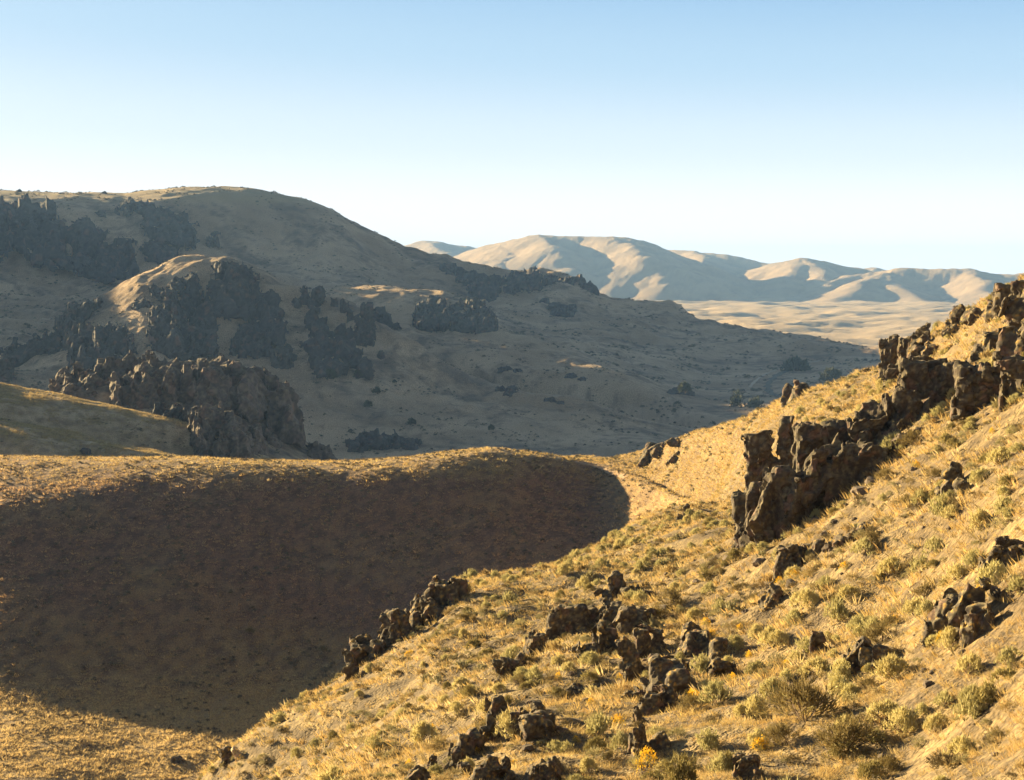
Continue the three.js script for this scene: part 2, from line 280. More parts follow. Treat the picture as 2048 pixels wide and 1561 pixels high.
hills.bench = sheet('hill', 'grassy bench behind the knoll with a short sunlit crest above dark cliffs', {
  from: 300, to: 1750, nu: 320, nv: [44, 36, 14, 12], material: groundMaterial(24, .8),
  lines: [
    [[300, 0, 1060, -80], [600, 690, 1100], [800, 705, 1080], [1000, 755, 1015], [1200, 778, 1000], [1350, 815, 985], [1450, 0, 985, -118], [1750, 0, 990, -130]],
    [[300, 0, 1180, -60], [600, 640, 1185], [740, 630, 1172], [850, 640, 1158], [950, 662, 1120], [1050, 705, 1075], [1200, 742, 1040], [1350, 795, 1005], [1450, 0, 1005, -116], [1750, 0, 1010, -130]],
    [[300, 0, 1230, -60], [500, 650, 1230], [600, 600, 1238], [660, 586, 1232], [740, 581, 1218], [850, 590, 1198], [920, 607, 1176], [970, 632, 1146], [1010, 662, 1122], [1100, 698, 1085], [1200, 736, 1060], [1350, 792, 1018], [1450, 0, 1018, -116], [1750, 0, 1030, -130]],
    [[300, 0, 1260, -55], [500, 640, 1260], [600, 592, 1265], [660, 579, 1258], [740, 574, 1245], [850, 583, 1225], [920, 598, 1198], [970, 622, 1165], [1010, 655, 1138], [1100, 692, 1100], [1200, 728, 1072], [1350, 788, 1030], [1450, 0, 1030, -116], [1750, 0, 1040, -130]],
    [[300, 0, 1400, -90], [740, 0, 1400, -75], [1100, 0, 1270, -92], [1750, 0, 1180, -108]],
  ],
  relief: (x, z, r, az, y) => gullies(x, z, 8) * smooth(-104, -82, y), color: valleyColor,
});
hills.big = sheet('hill', 'big shaded hill on the left skyline, its long flank falling to the right', {
  from: -900, to: 2200, nu: 460, nv: [10, 70, 80, 36, 16], material: groundMaterial(30, 1),
  lines: [
    [[-900, 0, 820, -98], [800, 0, 960, -104], [1100, 0, 1000, -112], [1300, 0, 900, -114], [1400, 0, 820, -114], [2200, 0, 820, -114]],
    [[-900, 0, 960, -90], [0, 705, 1000], [200, 695, 1060], [400, 655, 1170], [600, 645, 1210], [800, 655, 1240], [1000, 685, 1225], [1200, 725, 1150], [1300, 770, 1060], [1400, 835, 900], [1480, 850, 870], [1600, 840, 880], [1700, 800, 960], [1800, 750, 1150], [2200, 0, 1200, -92]],
    [[-900, 0, 1240, -60], [-420, 0, 1270, -55], [-200, 0, 1300, -45], [0, 592, 1380], [200, 582, 1430], [400, 522, 1530], [600, 532, 1560], [750, 562, 1545], [900, 592, 1555], [1000, 622, 1525], [1150, 652, 1465], [1300, 692, 1370], [1450, 738, 1290], [1600, 735, 1320], [1740, 708, 1420], [2200, 0, 1420, -94]],
    [[-900, 0, 1380, 50], [-420, 0, 1420, 76], [-220, 0, 1490, 72], [0, 406, 1560], [130, 409, 1580], [250, 411, 1600], [330, 400, 1620], [400, 386, 1660], [470, 382, 1690], [560, 393, 1690], [620, 409, 1680], [700, 448, 1670], [760, 486, 1660], [820, 516, 1670], [900, 535, 1670], [1000, 556, 1660], [1090, 557, 1640], [1180, 592, 1600], [1260, 614, 1600], [1340, 630, 1575], [1440, 656, 1515], [1560, 676, 1480], [1690, 694, 1450], [1740, 699, 1450], [2200, 0, 1450, -92]],
    [[-900, 0, 1480, 80], [-420, 0, 1500, 98], [-220, 0, 1560, 97], [-90, 388, 1690], [0, 384, 1720], [130, 386, 1740], [240, 387, 1750], [310, 379, 1755], [380, 376, 1760], [470, 376, 1760], [560, 388, 1740], [620, 402, 1720], [700, 440, 1700], [760, 474, 1680], [820, 504, 1690], [900, 520, 1700], [960, 535, 1700], [1030, 540, 1700], [1090, 540, 1700], [1140, 552, 1680], [1185, 575, 1660], [1200, 588, 1655], [1260, 604, 1640], [1340, 613, 1620], [1380, 632, 1580], [1440, 648, 1550], [1560, 668, 1520], [1690, 690, 1480], [1740, 696, 1480], [2200, 0, 1500, -95]],
    [[-900, 0, 1900, -100], [-300, 0, 1900, -80], [0, 0, 2100, -30], [600, 0, 2100, -40], [1000, 0, 1950, -120], [1400, 0, 1850, -140], [2200, 0, 1800, -150]],
  ],
  relief: (x, z, r, az, y) => gullies(x, z, 17) * smooth(-100, -66, y) * (.9 - .65 * smooth(20, 70, y)), color: (x, y, z) => mixc(valleyColor(x, y, z), STRAW, smooth(64, 78, y) * .7),
});
// the basin and the far hills
hills.basin = sheet('basin_ground', 'pale sunlit basin floor of dry grass between the valley and the far hills', {
  from: -1800, to: 3900, nu: 360, nv: [6, 40, 100, 20, 16], material: groundMaterial(60, 1.5),
  lines: [
    [[-1800, 0, 560, -135], [3900, 0, 560, -135]], [[-1800, 0, 1300, -136], [3900, 0, 1300, -136]], [[-1800, 0, 2300, -131], [3900, 0, 2300, -131]], [[-1800, 0, 4700, -126], [3900, 0, 4700, -126]], [[-1800, 0, 7000, -118], [3900, 0, 7000, -118]], [[-1800, 0, 9500, -85], [3900, 0, 9500, -85]],
  ],
  relief: (x, z, r) => smooth(1200, 2400, r) * (13 * fbm(x / 420, z / 260, 3) + 7 * ridged(x / 190, z / 150, 3)) + 1.5 * fbm(x / 60, z / 60, 3),
  color: (x, y, z) => mixc([.7, .52, .32], [.5, .37, .22], clamp(.35 + fbm(x / 200, z / 90, 4) * 1.1)),
});
const farMaterial = groundMaterial(90, 2.5);
// a far hill grown round its ridge lines: each ridge [[column, row, distance], ...] falls away to both sides
function ridgeHill(label, ridges, { from, to, r0, r1, nu, nr, slope = .4, round = 38, base = -126, seed = 0 }) {
  const segs = [];
  for (const l of ridges) {
    const p = l.map(([px, py, r]) => { const s = ray(px, py); return new THREE.Vector3(Math.sin(s.az) * r, s.t * r, -Math.cos(s.az) * r); });
    for (let i = 0; i < p.length - 1; i++) segs.push([p[i], p[i + 1]]);
  }
  const top = (x, z) => {
    let best = -1e9, sum = 0; const hs = [];
    for (const [a, b] of segs) {
      const ux = b.x - a.x, uz = b.z - a.z, t = clamp(((x - a.x) * ux + (z - a.z) * uz) / (ux * ux + uz * uz)), d = Math.hypot(x - a.x - ux * t, z - a.z - uz * t);
      const h = lerp(a.y, b.y, t) - slope * (Math.sqrt(d * d + round * round) - round); hs.push(h); if (h > best) best = h;
    }
    for (const h of hs) sum += Math.exp((h - best) / 4);
    return best + 0 * sum;
  };
  const a0 = azOf(from), a1 = azOf(to), rows = nr + 1, R = new Float32Array((nu + 1) * rows), Y = new Float32Array((nu + 1) * rows);
  for (let i = 0; i <= nu; i++) for (let j = 0; j < rows; j++) {
    const az = lerp(a0, a1, i / nu), r = r0 * Math.pow(r1 / r0, j / nr), x = Math.sin(az) * r, z = -Math.cos(az) * r, k = i * rows + j, wx = 45 * fbm(x / 420 + seed, z / 420, 2), wz = 45 * fbm(x / 420, z / 420 + seed + 9, 2);
    let h = top(x + wx, z + wz); const up = smooth(base, base + 90, h);
    h += up * (15 * fbm(x / 340 + seed, z / 340, 3) + 3.5 * ridged(x / 300 + z / 900, z / 560 + seed, 2) + 5 * ridged(x / 95 + z / 220, z / 170 + seed, 4)) * .6;
    const q = h - base, foot = 40; h = base - 12 + (q > foot ? q : q < -foot ? 0 : (q + foot) * (q + foot) / (4 * foot)) + 0;
    R[k] = r; Y[k] = h;
  }
  return grid('hill', label, { a0, a1, nu, rows, R, Y, material: farMaterial, color: (x, y, z) => mixc([.52, .37, .22], [.33, .24, .15], clamp(.3 + fbm(x / 160, z / 160, 4) * 1.1 + .5 * fbm(x / 22, z / 22, 2))) });
}
ridgeHill('small distant hill with a rocky top in the gap left of the far range', [[[800, 497, 7600], [845, 477, 7600], [880, 481, 7500], [930, 487, 7500], [985, 508, 7600]], [[845, 477, 7600], [890, 500, 7000]]], { from: 740, to: 1060, r0: 6200, r1: 8600, nu: 120, nr: 90 });
ridgeHill('largest far hill with a long rounded top, lit left and shaded right', [
  [[860, 530, 6600], [905, 512, 6400], [960, 493, 6200], [1030, 474, 6000], [1075, 465, 5900], [1130, 466, 5900], [1185, 470, 5850], [1230, 467, 5800], [1262, 472, 5750], [1300, 491, 5600], [1340, 515, 5400], [1400, 556, 5100], [1480, 596, 4900]],
  [[1075, 465, 5900], [1100, 488, 5500], [1135, 530, 5200], [1190, 590, 4900]], [[1230, 467, 5800], [1290, 506, 5300], [1330, 560, 5000]], [[1030, 474, 6000], [1010, 510, 5500], [1000, 560, 5000]]], { from: 820, to: 1600, r0: 4500, r1: 7400, nu: 240, nr: 110, seed: 3 });
ridgeHill('low pale far hill behind, right of the largest far hill', [[[1290, 500, 7200], [1340, 497, 7000], [1390, 498, 6900], [1450, 505, 6800], [1530, 521, 6700], [1600, 540, 6600]], [[1390, 498, 6900], [1420, 530, 6100], [1450, 570, 5500]]], { from: 1230, to: 1720, r0: 5000, r1: 8000, nu: 150, nr: 90, seed: 5 });
ridgeHill('pointed far hill with a lit triangular left face', [[[1480, 540, 6300], [1560, 519, 6200], [1605, 509, 6100], [1650, 517, 6100], [1700, 530, 6100], [1780, 546, 6000]], [[1605, 509, 6100], [1570, 545, 5600], [1550, 585, 5200]], [[1605, 509, 6100], [1650, 545, 5600], [1640, 590, 5100]]], { from: 1430, to: 1860, r0: 4700, r1: 7200, nu: 150, nr: 90, seed: 8 });
ridgeHill('far hill with a long flat ridge and pale lit spur, right in the range', [
  [[1650, 560, 5700], [1700, 545, 5600], [1740, 540, 5600], [1790, 532, 5600], [1850, 533, 5600], [1890, 534, 5600], [1950, 531, 5600], [2000, 541, 5600], [2060, 557, 5600], [2200, 590, 5500]],
  [[1770, 541, 5500], [1720, 560, 5100], [1670, 590, 4800]], [[1700, 545, 5600], [1640, 572, 5200], [1590, 598, 5000]], [[1770, 541, 5500], [1800, 570, 5100], [1830, 600, 4800]], [[1950, 531, 5600], [1970, 570, 5100], [1990, 605, 4750]]], { from: 1540, to: 2300, r0: 4400, r1: 6800, nu: 220, nr: 100, seed: 13 });
ridgeHill('faint hill top at the right end of the far range', [[[1660, 558, 7600], [1700, 540, 7600], [1745, 531, 7500], [1790, 540, 7500], [1830, 556, 7500]], [[1960, 565, 7300], [2040, 541, 7300], [2120, 528, 7300], [2300, 530, 7300]]], { from: 1500, to: 2400, r0: 6400, r1: 8300, nu: 180, nr: 60, seed: 21 });

// a strip laid on the ground along points sighted in the photograph
function ribbon(name, label, hill, points, width, colour, lift = .15) {
  const P = points.map(([px, py]) => hills[hill].sight(px, py)).filter(Boolean); if (P.length < 2) return;
  const c = new THREE.CatmullRomCurve3(P), n = 90, p = [], ix = [];
  for (let k = 0; k <= n; k++) {
    const a = c.getPoint(k / n), t = c.getTangent(k / n), l = Math.hypot(t.x, t.z), w = width * (.75 + .5 * n2(k * .13, width)) * .5;
    for (const q of [-1, 0, 1]) { const x = a.x - t.z / l * w * q, z = a.z + t.x / l * w * q; p.push(x, (hills[hill].at(x, z) ?? a.y) + lift, z); }
    if (k) for (const q of [0, 1]) { const o = k * 3 + q, b = o - 3; ix.push(b, o, o + 1, b, o + 1, b + 1); }
  }
  const g = new THREE.BufferGeometry(); g.setAttribute('position', new THREE.Float32BufferAttribute(p, 3)); g.setIndex(ix); g.computeVertexNormals();
  const m = new THREE.Mesh(g, new THREE.MeshStandardMaterial({ color: new THREE.Color().setRGB(...colour), roughness: 1 })); m.name = numbered(name); tag(m, label, name.replace('_', ' '), null, 'structure'); m.receiveShadow = true; scene.add(m);
}
ribbon('creek_bed', 'dark winding creek bed at the valley mouth between the thickets', 'big', [[1590, 738], [1566, 746], [1542, 762], [1536, 776], [1546, 790], [1574, 800]], 7, [.075, .07, .05], .5);
ribbon('dirt_track', 'pale dirt track along the valley floor left of the creek bed', 'big', [[1640, 722], [1590, 730], [1545, 744], [1515, 760], [1500, 776]], 4, [.4, .31, .21], .4);
ribbon('dirt_track', 'faint dirt track crossing the grassy saddle behind the round hill', 'round', [[1150, 925], [1190, 934], [1225, 946], [1252, 956]], 1.6, [.3, .2, .12], .12);

{ // the same dry country goes on behind the camera
  const nu = 150, nv = 60, rows = nv + 1, R = new Float32Array((nu + 1) * rows), Y = new Float32Array((nu + 1) * rows), right = azOf(2885), left = azOf(-690), a0 = right - .004, a1 = left + .004 + 2 * Math.PI, prof = pchip([.3, 3, 30, 120, 600, 3000, 9500], [-1.7, -2.6, -9, -25, -90, -128, -126]);
  for (let i = 0; i <= nu; i++) for (let j = 0; j < rows; j++) {
    const r = .3 * Math.pow(31600, j / nv), k = i * rows + j, t = i / nu, az = lerp(a0, a1, t), far = 1 - smooth(90, 150, r); let y = prof(r) + r * .02 * fbm(Math.sin(az) * 3, Math.log(r) * .8, 3);
    for (const [e, w] of [[right, 1 - smooth(0, .25, t)], [left, smooth(.75, 1, t)]]) { const h = hills.near.height(e, clamp(r, 3, 149)); if (h !== null) y = lerp(y, h - .05, w * far); }
    R[k] = r; Y[k] = y;
  }
  grid('ground', 'dry grassy ground going on behind and beside the viewpoint', { a0, a1, nu, rows, R, Y, material: groundMaterial(30, .3), color: (x, y, z) => mixc([.36, .26, .12], [.46, .34, .17], clamp(.5 + fbm(x / 60, z / 60, 3))) });
}
// ------------------------------------------------------------------ rocks: broken blocks joined into one craggy body
function hash3(x, y, z) { let h = Math.imul(x, 374761393) ^ Math.imul(y, 668265263) ^ Math.imul(z, 2147483647 - 60493); h = Math.imul(h ^ (h >>> 13), 1274126177); h ^= h >>> 16; return (h >>> 0) / 4294967296; }
function cells(x, y, z) { // nearest cell's own number, how far its border is, and a tilted plane through the cell
  const ix = Math.floor(x), iy = Math.floor(y), iz = Math.floor(z); let f1 = 9, f2 = 9, X1 = 0, Y1 = 0, Z1 = 0, vx = 0, vy = 0, vz = 0;
  for (let a = -1; a <= 1; a++) for (let b = -1; b <= 1; b++) for (let c = -1; c <= 1; c++) {
    const X = ix + a, Y = iy + b, Z = iz + c, h = hash3(X, Y, Z), k = hash3(X + 71, Y - 31, Z + 17), l = hash3(X - 13, Y + 57, Z + 91);
    const dx = X + h - x, dy = Y + k - y, dz = Z + l - z, d = dx * dx + dy * dy + dz * dz;
    if (d < f1) { f2 = f1; f1 = d; X1 = X; Y1 = Y; Z1 = Z; vx = dx; vy = dy; vz = dz; } else if (d < f2) f2 = d;
  }
  const tilt = vx * (hash3(X1 + 3, Y1, Z1) - .5) + vy * (hash3(X1, Y1 + 3, Z1) - .5) + vz * (hash3(X1, Y1, Z1 + 3) - .5);
  return [hash3(X1 + 5, Y1 + 7, Z1 + 9), Math.sqrt(f2) - Math.sqrt(f1), tilt];
}
function sightR(hill, px, py) { // distance at which the ground carries something whose foot shows at (px, py)
  const p = hill.sight(px, py); if (p) return Math.hypot(p.x, p.z);
  const s = ray(px, py), i = Math.round(clamp((s.az - hill.a0) / (hill.a1 - hill.a0)) * hill.nu), o = i * hill.rows; let best = -1e9, at = 100;
  for (let j = 0; j < hill.rows; j++) { const r = hill.R[o + j], e = hill.pos[(o + j) * 3 + 1] / r; if (e > best) { best = e; at = r; } }
  return at;
}
const STYLE = {
  near: { tilt: 2.4, cell: 3.1, a1: .34, s1: .7, a2: .11, a3: .012, sy: .75, taper: .35, base: [.062, .046, .034], dark: [.026, .02, .016], lichen: [.21, .17, .085], share: .52 },
  wall: { tilt: 2.1, cell: 3.8, a1: .26, s1: .4, a2: .1, a3: .012, sy: .6, taper: .12, base: [.062, .046, .034], dark: [.026, .02, .016], lichen: [.21, .17, .085], share: .46 },
  cliff: { tilt: 2.2, cell: 4, a1: .3, s1: .5, a2: .16, a3: .03, sy: .45, slab: .62, base: [.095, .068, .053], dark: [.045, .036, .03], lichen: [.2, .155, .085], share: .4 },
  fin: { tilt: 2.6, cell: 2.8, a1: .3, s1: .5, a2: .16, a3: .04, sy: .35, taper: .35, base: [.052, .046, .043], dark: [.028, .026, .026], lichen: [.11, .095, .065], share: .3 },
  far: { tilt: 2.2, cell: 4.1, a1: .3, s1: .42, a2: .2, a3: .05, sy: .3, slab: .36, base: [.05, .045, .043], dark: [.026, .025, .026], lichen: [.11, .095, .07], share: .3 },
};
let rockSeed = 1, rockTris = 0;
const rockMaterial = new THREE.MeshStandardMaterial({ vertexColors: true, roughness: .95, flatShading: true });
// blocks: [column, row of the middle, width, height, lean in degrees, thickness over width, set-back over width] as seen in the photograph
function rockBody(hill, blocks, style, seed) {
  const st = STYLE[style], R = rng(seed), out = [];
  const mid = blocks.reduce((a, b) => a + b[0] / blocks.length, 0), az = azOf(mid), ca = Math.cos(az), sa = Math.sin(az);
  let r0 = 1e9;
  const rs = blocks.map((b) => sightR(hill, b[0], st.slab ? b[1] : b[1] + b[3] * .5 - 1)), rm = rs.slice().sort((a, b) => a - b)[rs.length >> 1];
  const bs = blocks.map(([px, py, w, h, lean = 0, thick = .8, back = 0], at) => {
    const r = clamp(rs[at], rm * .84, rm * 1.18), k = r / FOCAL, s = ray(px, py);
    r0 = Math.min(r0, r);
    const depth = st.slab ? Math.max(w * .6, h * 1.3) * k : Math.max(w, h * .4) * k * thick * .5, rr = st.slab ? r : r + depth * (.75 + back);
    const c = new THREE.Vector3(Math.sin(s.az) * rr, s.t * rr, -Math.cos(s.az) * rr), sink = st.slab ? 0 : .25 * h * k;
    c.y -= sink * .5;
    return { c, hx: w * k * (st.slab ? .45 : .5), hy: h * k * .5 + sink * .5, hz: depth, lean: lean * Math.PI / 180, yaw: (R() - .5) * .7, taper: (st.taper ?? .2) + R() * .4, k, slab: (st.slab ?? 0) * Math.min(w, h * 1.2) * k };
  });
  const o = bs[0].c.clone(), cell = st.cell * bs[0].k;
  const size = Math.min(...[Math.max(...bs.map((b) => Math.min(b.hx, b.hy) * 2))]);
  const med = bs.map((b) => Math.min(b.hx, b.hy)).sort((a, b) => a - b)[bs.length >> 1] * 2;
  const A1 = med * st.a1, S1 = med * st.s1 * 1.3, S2 = S1 * .42, A2 = med * st.a2, A3 = med * st.a3, S3 = S1 * .16, TH = Math.max(...bs.map((b) => b.slab));
  // into the local frame: x right, y up, z towards the viewer
  for (const b of bs) { const dx = b.c.x - o.x, dz = b.c.z - o.z; b.x = dx * ca + dz * sa; b.z = -dx * sa + dz * ca; b.y = b.c.y - o.y; b.cl = Math.cos(b.lean); b.sl = Math.sin(b.lean); b.cy = Math.cos(b.yaw); b.sy = Math.sin(b.yaw); b.round = Math.min(b.hx, b.hy, b.hz) * .1; }
  const ext = (b) => Math.hypot(b.hx, b.hy) , pad = A1 + A2 + cell * 2;
  const lo = [0, 1, 2].map((q) => Math.min(...bs.map((b) => [b.x - Math.hypot(b.hx, b.hz) - Math.abs(b.sl) * b.hy, b.y - b.hy - Math.abs(b.sl) * b.hx, b.z - Math.hypot(b.hx, b.hz)][q])) - pad * .6);
  const hi = [0, 1, 2].map((q) => Math.max(...bs.map((b) => [b.x + Math.hypot(b.hx, b.hz) + Math.abs(b.sl) * b.hy, b.y + b.hy + Math.abs(b.sl) * b.hx, b.z + Math.hypot(b.hx, b.hz)][q])) + pad * .6);
  const n = lo.map((l, q) => Math.ceil((hi[q] - l) / cell) + 1), [nx, ny, nz] = n, F = new Float32Array(nx * ny * nz);
  const off = seed * 13.7;
  const field = (x, y, z) => {
    let d = 1e9;
    for (const b of bs) {
      let X = x - b.x, Y = y - b.y, Z = z - b.z; const xl = X * b.cl + Y * b.sl, yl = -X * b.sl + Y * b.cl; X = xl; Y = yl;
      const xy = X * b.cy + Z * b.sy; Z = -X * b.sy + Z * b.cy; X = xy;
      const f = 1 - b.taper * clamp((Y / b.hy + 1) * .5 - .25, 0, 1), rd = b.round, qx = Math.abs(X) - b.hx * f + rd, qy = Math.abs(Y) - b.hy + rd, qz = Math.abs(Z) - b.hz * f + rd;
      const e = Math.hypot(Math.max(qx, 0), Math.max(qy, 0), Math.max(qz, 0)) + Math.min(Math.max(qx, qy, qz), 0) - rd; if (e < d) d = e;
    }
    if (st.slab) { const X = o.x + x * ca - z * sa, Z = o.z + x * sa + z * ca, g = hill.at(X, Z); if (g === null) return cell; const c0 = cells(x / S1 + off + 50, (o.y + y) * .12 / S1, z / S1 * 1.2); d = Math.max(d, (o.y + y - g) * .8 - TH * (.35 + .9 * (c0[0] - .3) + .5 * n2(x / S1 / 2.5 + off, z / S1 / 2.5))); if (o.y + y < g - TH * .5) d = Math.max(d, (g - TH * .5) - o.y - y); }
    const band = A1 + A2 + A3 + cell * 1.8; if (d > band || d < -band) return d;
    const w = .05 * S1, qx = x + w * n3(x / S1, y / S1, z / S1 + off), qy = y + w * n3(x / S1 + 9, y / S1, z / S1 + off), qz = z;
    const c1 = cells(qx / S1 + off, qy * st.sy / S1, qz / S1), c2 = cells(qx / S2 + off + 31, qy * (st.sy + .3) / S2, qz / S2);
    d += A1 * (.75 * (c1[0] - .5) + st.tilt * c1[2]) + A2 * (.9 * (c2[0] - .5) + st.tilt * c2[2]);
    return d + A3 * (n3(x / S3, y / S3, z / S3 + off) + .5 * n3(x / S3 * 2.1, y / S3 * 2.1, z / S3 * 2.1));
  };
  for (let k = 0; k < nz; k++) for (let j = 0; j < ny; j++) for (let i = 0; i < nx; i++) F[(k * ny + j) * nx + i] = (i === 0 || j === 0 || k === 0 || i === nx - 1 || j === ny - 1 || k === nz - 1) ? cell : field(lo[0] + i * cell, lo[1] + j * cell, lo[2] + k * cell);
  // surface nets
  const vid = new Int32Array(nx * ny * nz).fill(-1), V = [], I = [], at = (i, j, k) => (k * ny + j) * nx + i;
  for (let k = 0; k < nz - 1; k++) for (let j = 0; j < ny - 1; j++) for (let i = 0; i < nx - 1; i++) {
    let m = 0, sx = 0, sy = 0, sz = 0, cnt = 0; const g = [];
    for (let q = 0; q < 8; q++) { const v = F[at(i + (q & 1), j + (q >> 1 & 1), k + (q >> 2))]; g.push(v); if (v < 0) m |= 1 << q; }
    if (m === 0 || m === 255) continue;
    for (let a = 0; a < 8; a++) for (let e = 0; e < 3; e++) { const b = a | (1 << e); if (b === a) continue; const va = g[a], vb = g[b]; if ((va < 0) === (vb < 0)) continue; const t = va / (va - vb); sx += (a & 1) + (e === 0 ? t : 0); sy += (a >> 1 & 1) + (e === 1 ? t : 0); sz += (a >> 2) + (e === 2 ? t : 0); cnt++; }
    vid[at(i, j, k)] = V.length / 3; V.push(lo[0] + (i + sx / cnt) * cell, lo[1] + (j + sy / cnt) * cell, lo[2] + (k + sz / cnt) * cell);
  }
  const quad = (a, b, c, d, flip) => { if (a < 0 || b < 0 || c < 0 || d < 0) return; if (flip) I.push(a, c, b, a, d, c); else I.push(a, b, c, a, c, d); };
  for (let k = 1; k < nz - 1; k++) for (let j = 1; j < ny - 1; j++) for (let i = 1; i < nx - 1; i++) {
    const s = F[at(i, j, k)] < 0;
    if (s !== F[at(i + 1, j, k)] < 0) quad(vid[at(i, j - 1, k - 1)], vid[at(i, j, k - 1)], vid[at(i, j, k)], vid[at(i, j - 1, k)], !s);
    if (s !== F[at(i, j + 1, k)] < 0) quad(vid[at(i - 1, j, k - 1)], vid[at(i - 1, j, k)], vid[at(i, j, k)], vid[at(i, j, k - 1)], !s);
    if (s !== F[at(i, j, k + 1)] < 0) quad(vid[at(i - 1, j - 1, k)], vid[at(i, j - 1, k)], vid[at(i, j, k)], vid[at(i - 1, j, k)], !s);
  }
  // connected pieces: the biggest is the body, stones of some size stay as parts, crumbs are dropped
  const nv = V.length / 3, root = Int32Array.from({ length: nv }, (_, q) => q), find = (q) => { while (root[q] !== q) q = root[q] = root[root[q]]; return q; };
  for (let q = 0; q < I.length; q += 3) { const a = find(I[q]); root[find(I[q + 1])] = a; root[find(I[q + 2])] = a; }
  const lists = new Map(); for (let q = 0; q < I.length; q += 3) { const a = find(I[q]); if (!lists.has(a)) lists.set(a, []); lists.get(a).push(I[q], I[q + 1], I[q + 2]); }
  const pieces = [...lists.values()].sort((a, b) => b.length - a.length), kept = pieces.filter((p, q) => q === 0 || p.length > .05 * I.length);
  const meshes = kept.map((list) => {
    const map = new Map(), W = [], J = list.map((v) => { if (!map.has(v)) { map.set(v, W.length / 3); W.push(V[v * 3], V[v * 3 + 1], V[v * 3 + 2]); } return map.get(v); });
    const g = new THREE.BufferGeometry(); g.setAttribute('position', new THREE.Float32BufferAttribute(W, 3)); g.setIndex(J); g.computeVertexNormals();
    const N = g.attributes.normal.array, C = new Float32Array(W.length);
    for (let q = 0; q < W.length; q += 3) {
      const x = W[q], y = W[q + 1], z = W[q + 2], c = cells(x / S1 + off, y * st.sy / S1, z / S1)[0], a = n3(x / S1, y / S1, z / S1 + off), b = n3(x / S1 * 3.1 + 7, y / S1 * 3.1, z / S1 * 3.1), f = n3(x / S3, y / S3 + 3, z / S3);
      let k = mixc(st.base, st.dark, clamp(.25 + c * .5 + .4 * a + .3 * f));
      k = mixc(k, st.lichen, clamp(st.share * (.35 + .9 * b + .5 * f + .35 * N[q + 1]) - .05));
      if (style === 'near' && b > .62 && N[q + 1] > .1) k = mixc(k, [.42, .23, .03], .55);
      if (a > .55) k = mixc(k, [.16, .09, .06], .5);
      { const g = 1 + .45 * n3(x / S3 * 2.3 + 40, y / S3 * 2.3, z / S3 * 2.3); k = [k[0] * g, k[1] * g, k[2] * g]; }
      C[q] = k[0]; C[q + 1] = k[1]; C[q + 2] = k[2];
    }
    g.setAttribute('color', new THREE.BufferAttribute(C, 3));
    const m = new THREE.Mesh(g, rockMaterial); m.castShadow = m.receiveShadow = true; rockTris += J.length / 3;
    return m;
  });
  const m = meshes[0]; m.position.copy(o); m.rotation.y = -az;
  for (const c of meshes.slice(1)) { c.name = numbered('stone'); m.add(c); }
  return m;
}
const nearRocks = [], SHORT = ['longest dark rock wall', 'knobbly rock wall', 'pair of tall rock slabs', 'leaning peaked rock', 'narrow rock spire', 'rough crag by the sky', 'blocky rocks at the edge', 'thin dark stone', 'round boulder under the knobbly wall', 'ledge with a jagged tail', 'half-buried boulder', 'peaked lichen-grey rock', 'rock lump at the right edge', 'wide smooth-backed boulder', 'small grey stone', 'mossy stub of rock', 'dark broken stone at the bottom', 'shark-fin rock', 'broad dark wedge of rock', 'jagged dark stump', 'ribbed brown rock face', 'low rounded rock', 'long slanting rock fin', 'notched dark stump', 'spiky grey rock', 'largest squarish boulder', 'dark broken blocks', 'smooth low grey boulder', 'horned dark crag', 'cracked dark boulder', 'two-part dark boulder', 'upright little stone', 'leftmost stone on the bottom edge', 'lumps with mustard lichen', 'ragged dark ledge', 'tall brownish stone', 'dark angular stone', 'thin level ledge', 'bulging rim rock', 'row of rock teeth', 'low domed rim rock', 'small stone by the valley floor', 'chalky white stone'];
function rock(name, label, category, hill, style, blocks, group) {
  const m = rockBody(hills[hill], blocks, style, rockSeed++);
  m.name = numbered(name); tag(m, label, category, group); scene.add(m);
  if (hill === 'near') { const b = blocks.reduce((a, q) => [Math.min(a[0], q[0] - q[2] / 2), Math.max(a[1], q[0] + q[2] / 2)], [1e9, -1e9]); nearRocks.push([m.position, (b[1] - b[0]) * Math.hypot(m.position.x, m.position.z) / FOCAL, blocks, SHORT[nearRocks.length]]); }
  return m;
}
// --- rock wall and crags of the near hillside
rock('rock_wall', 'longest dark rock wall across the sunlit hillside, its face in shade', 'rock wall', 'near', 'wall', [[1664, 912, 130, 116, 4, .4], [1590, 1004, 140, 120, -6, .4], [1524, 922, 48, 116, 8, .7], [1582, 890, 56, 84, -8, .6], [1494, 1042, 54, 104, 6, .7], [1745, 890, 90, 70, 0, .6], [1655, 962, 140, 110, -18, .4], [1545, 1020, 90, 100, 0, .5], [1715, 928, 90, 80, -14, .5]]);
rock('rock_wall', 'knobbly dark rock wall right above the longest wall, stepping up to the right edge', 'rock wall', 'near', 'wall', [[1866, 772, 130, 84, 4, .4], [1820, 815, 80, 70, 0, .5], [1768, 845, 74, 56, -6, .6], [1975, 772, 110, 74, 3, .4], [1738, 868, 30, 44, 8, .8], [2040, 760, 60, 70, 0, .6], [1840, 752, 70, 50, 0, .5]]);
rock('rock_outcrop', 'pair of tall flat-topped rock slabs standing side by side on the ridge', 'rock outcrop', 'near', 'wall', [[1782, 716, 40, 76, 3, .7], [1811, 708, 26, 62, 2, .9], [1800, 742, 50, 22, 0, 1], [1790, 755, 36, 24, 0, 1]]);
rock('rock_outcrop', 'leaning peaked rock right of the tall pair of slabs on the ridge', 'rock outcrop', 'near', 'near', [[1847, 682, 44, 52, 8, .7], [1832, 716, 34, 52, -14, .9], [1862, 705, 40, 26, 0, .9]]);
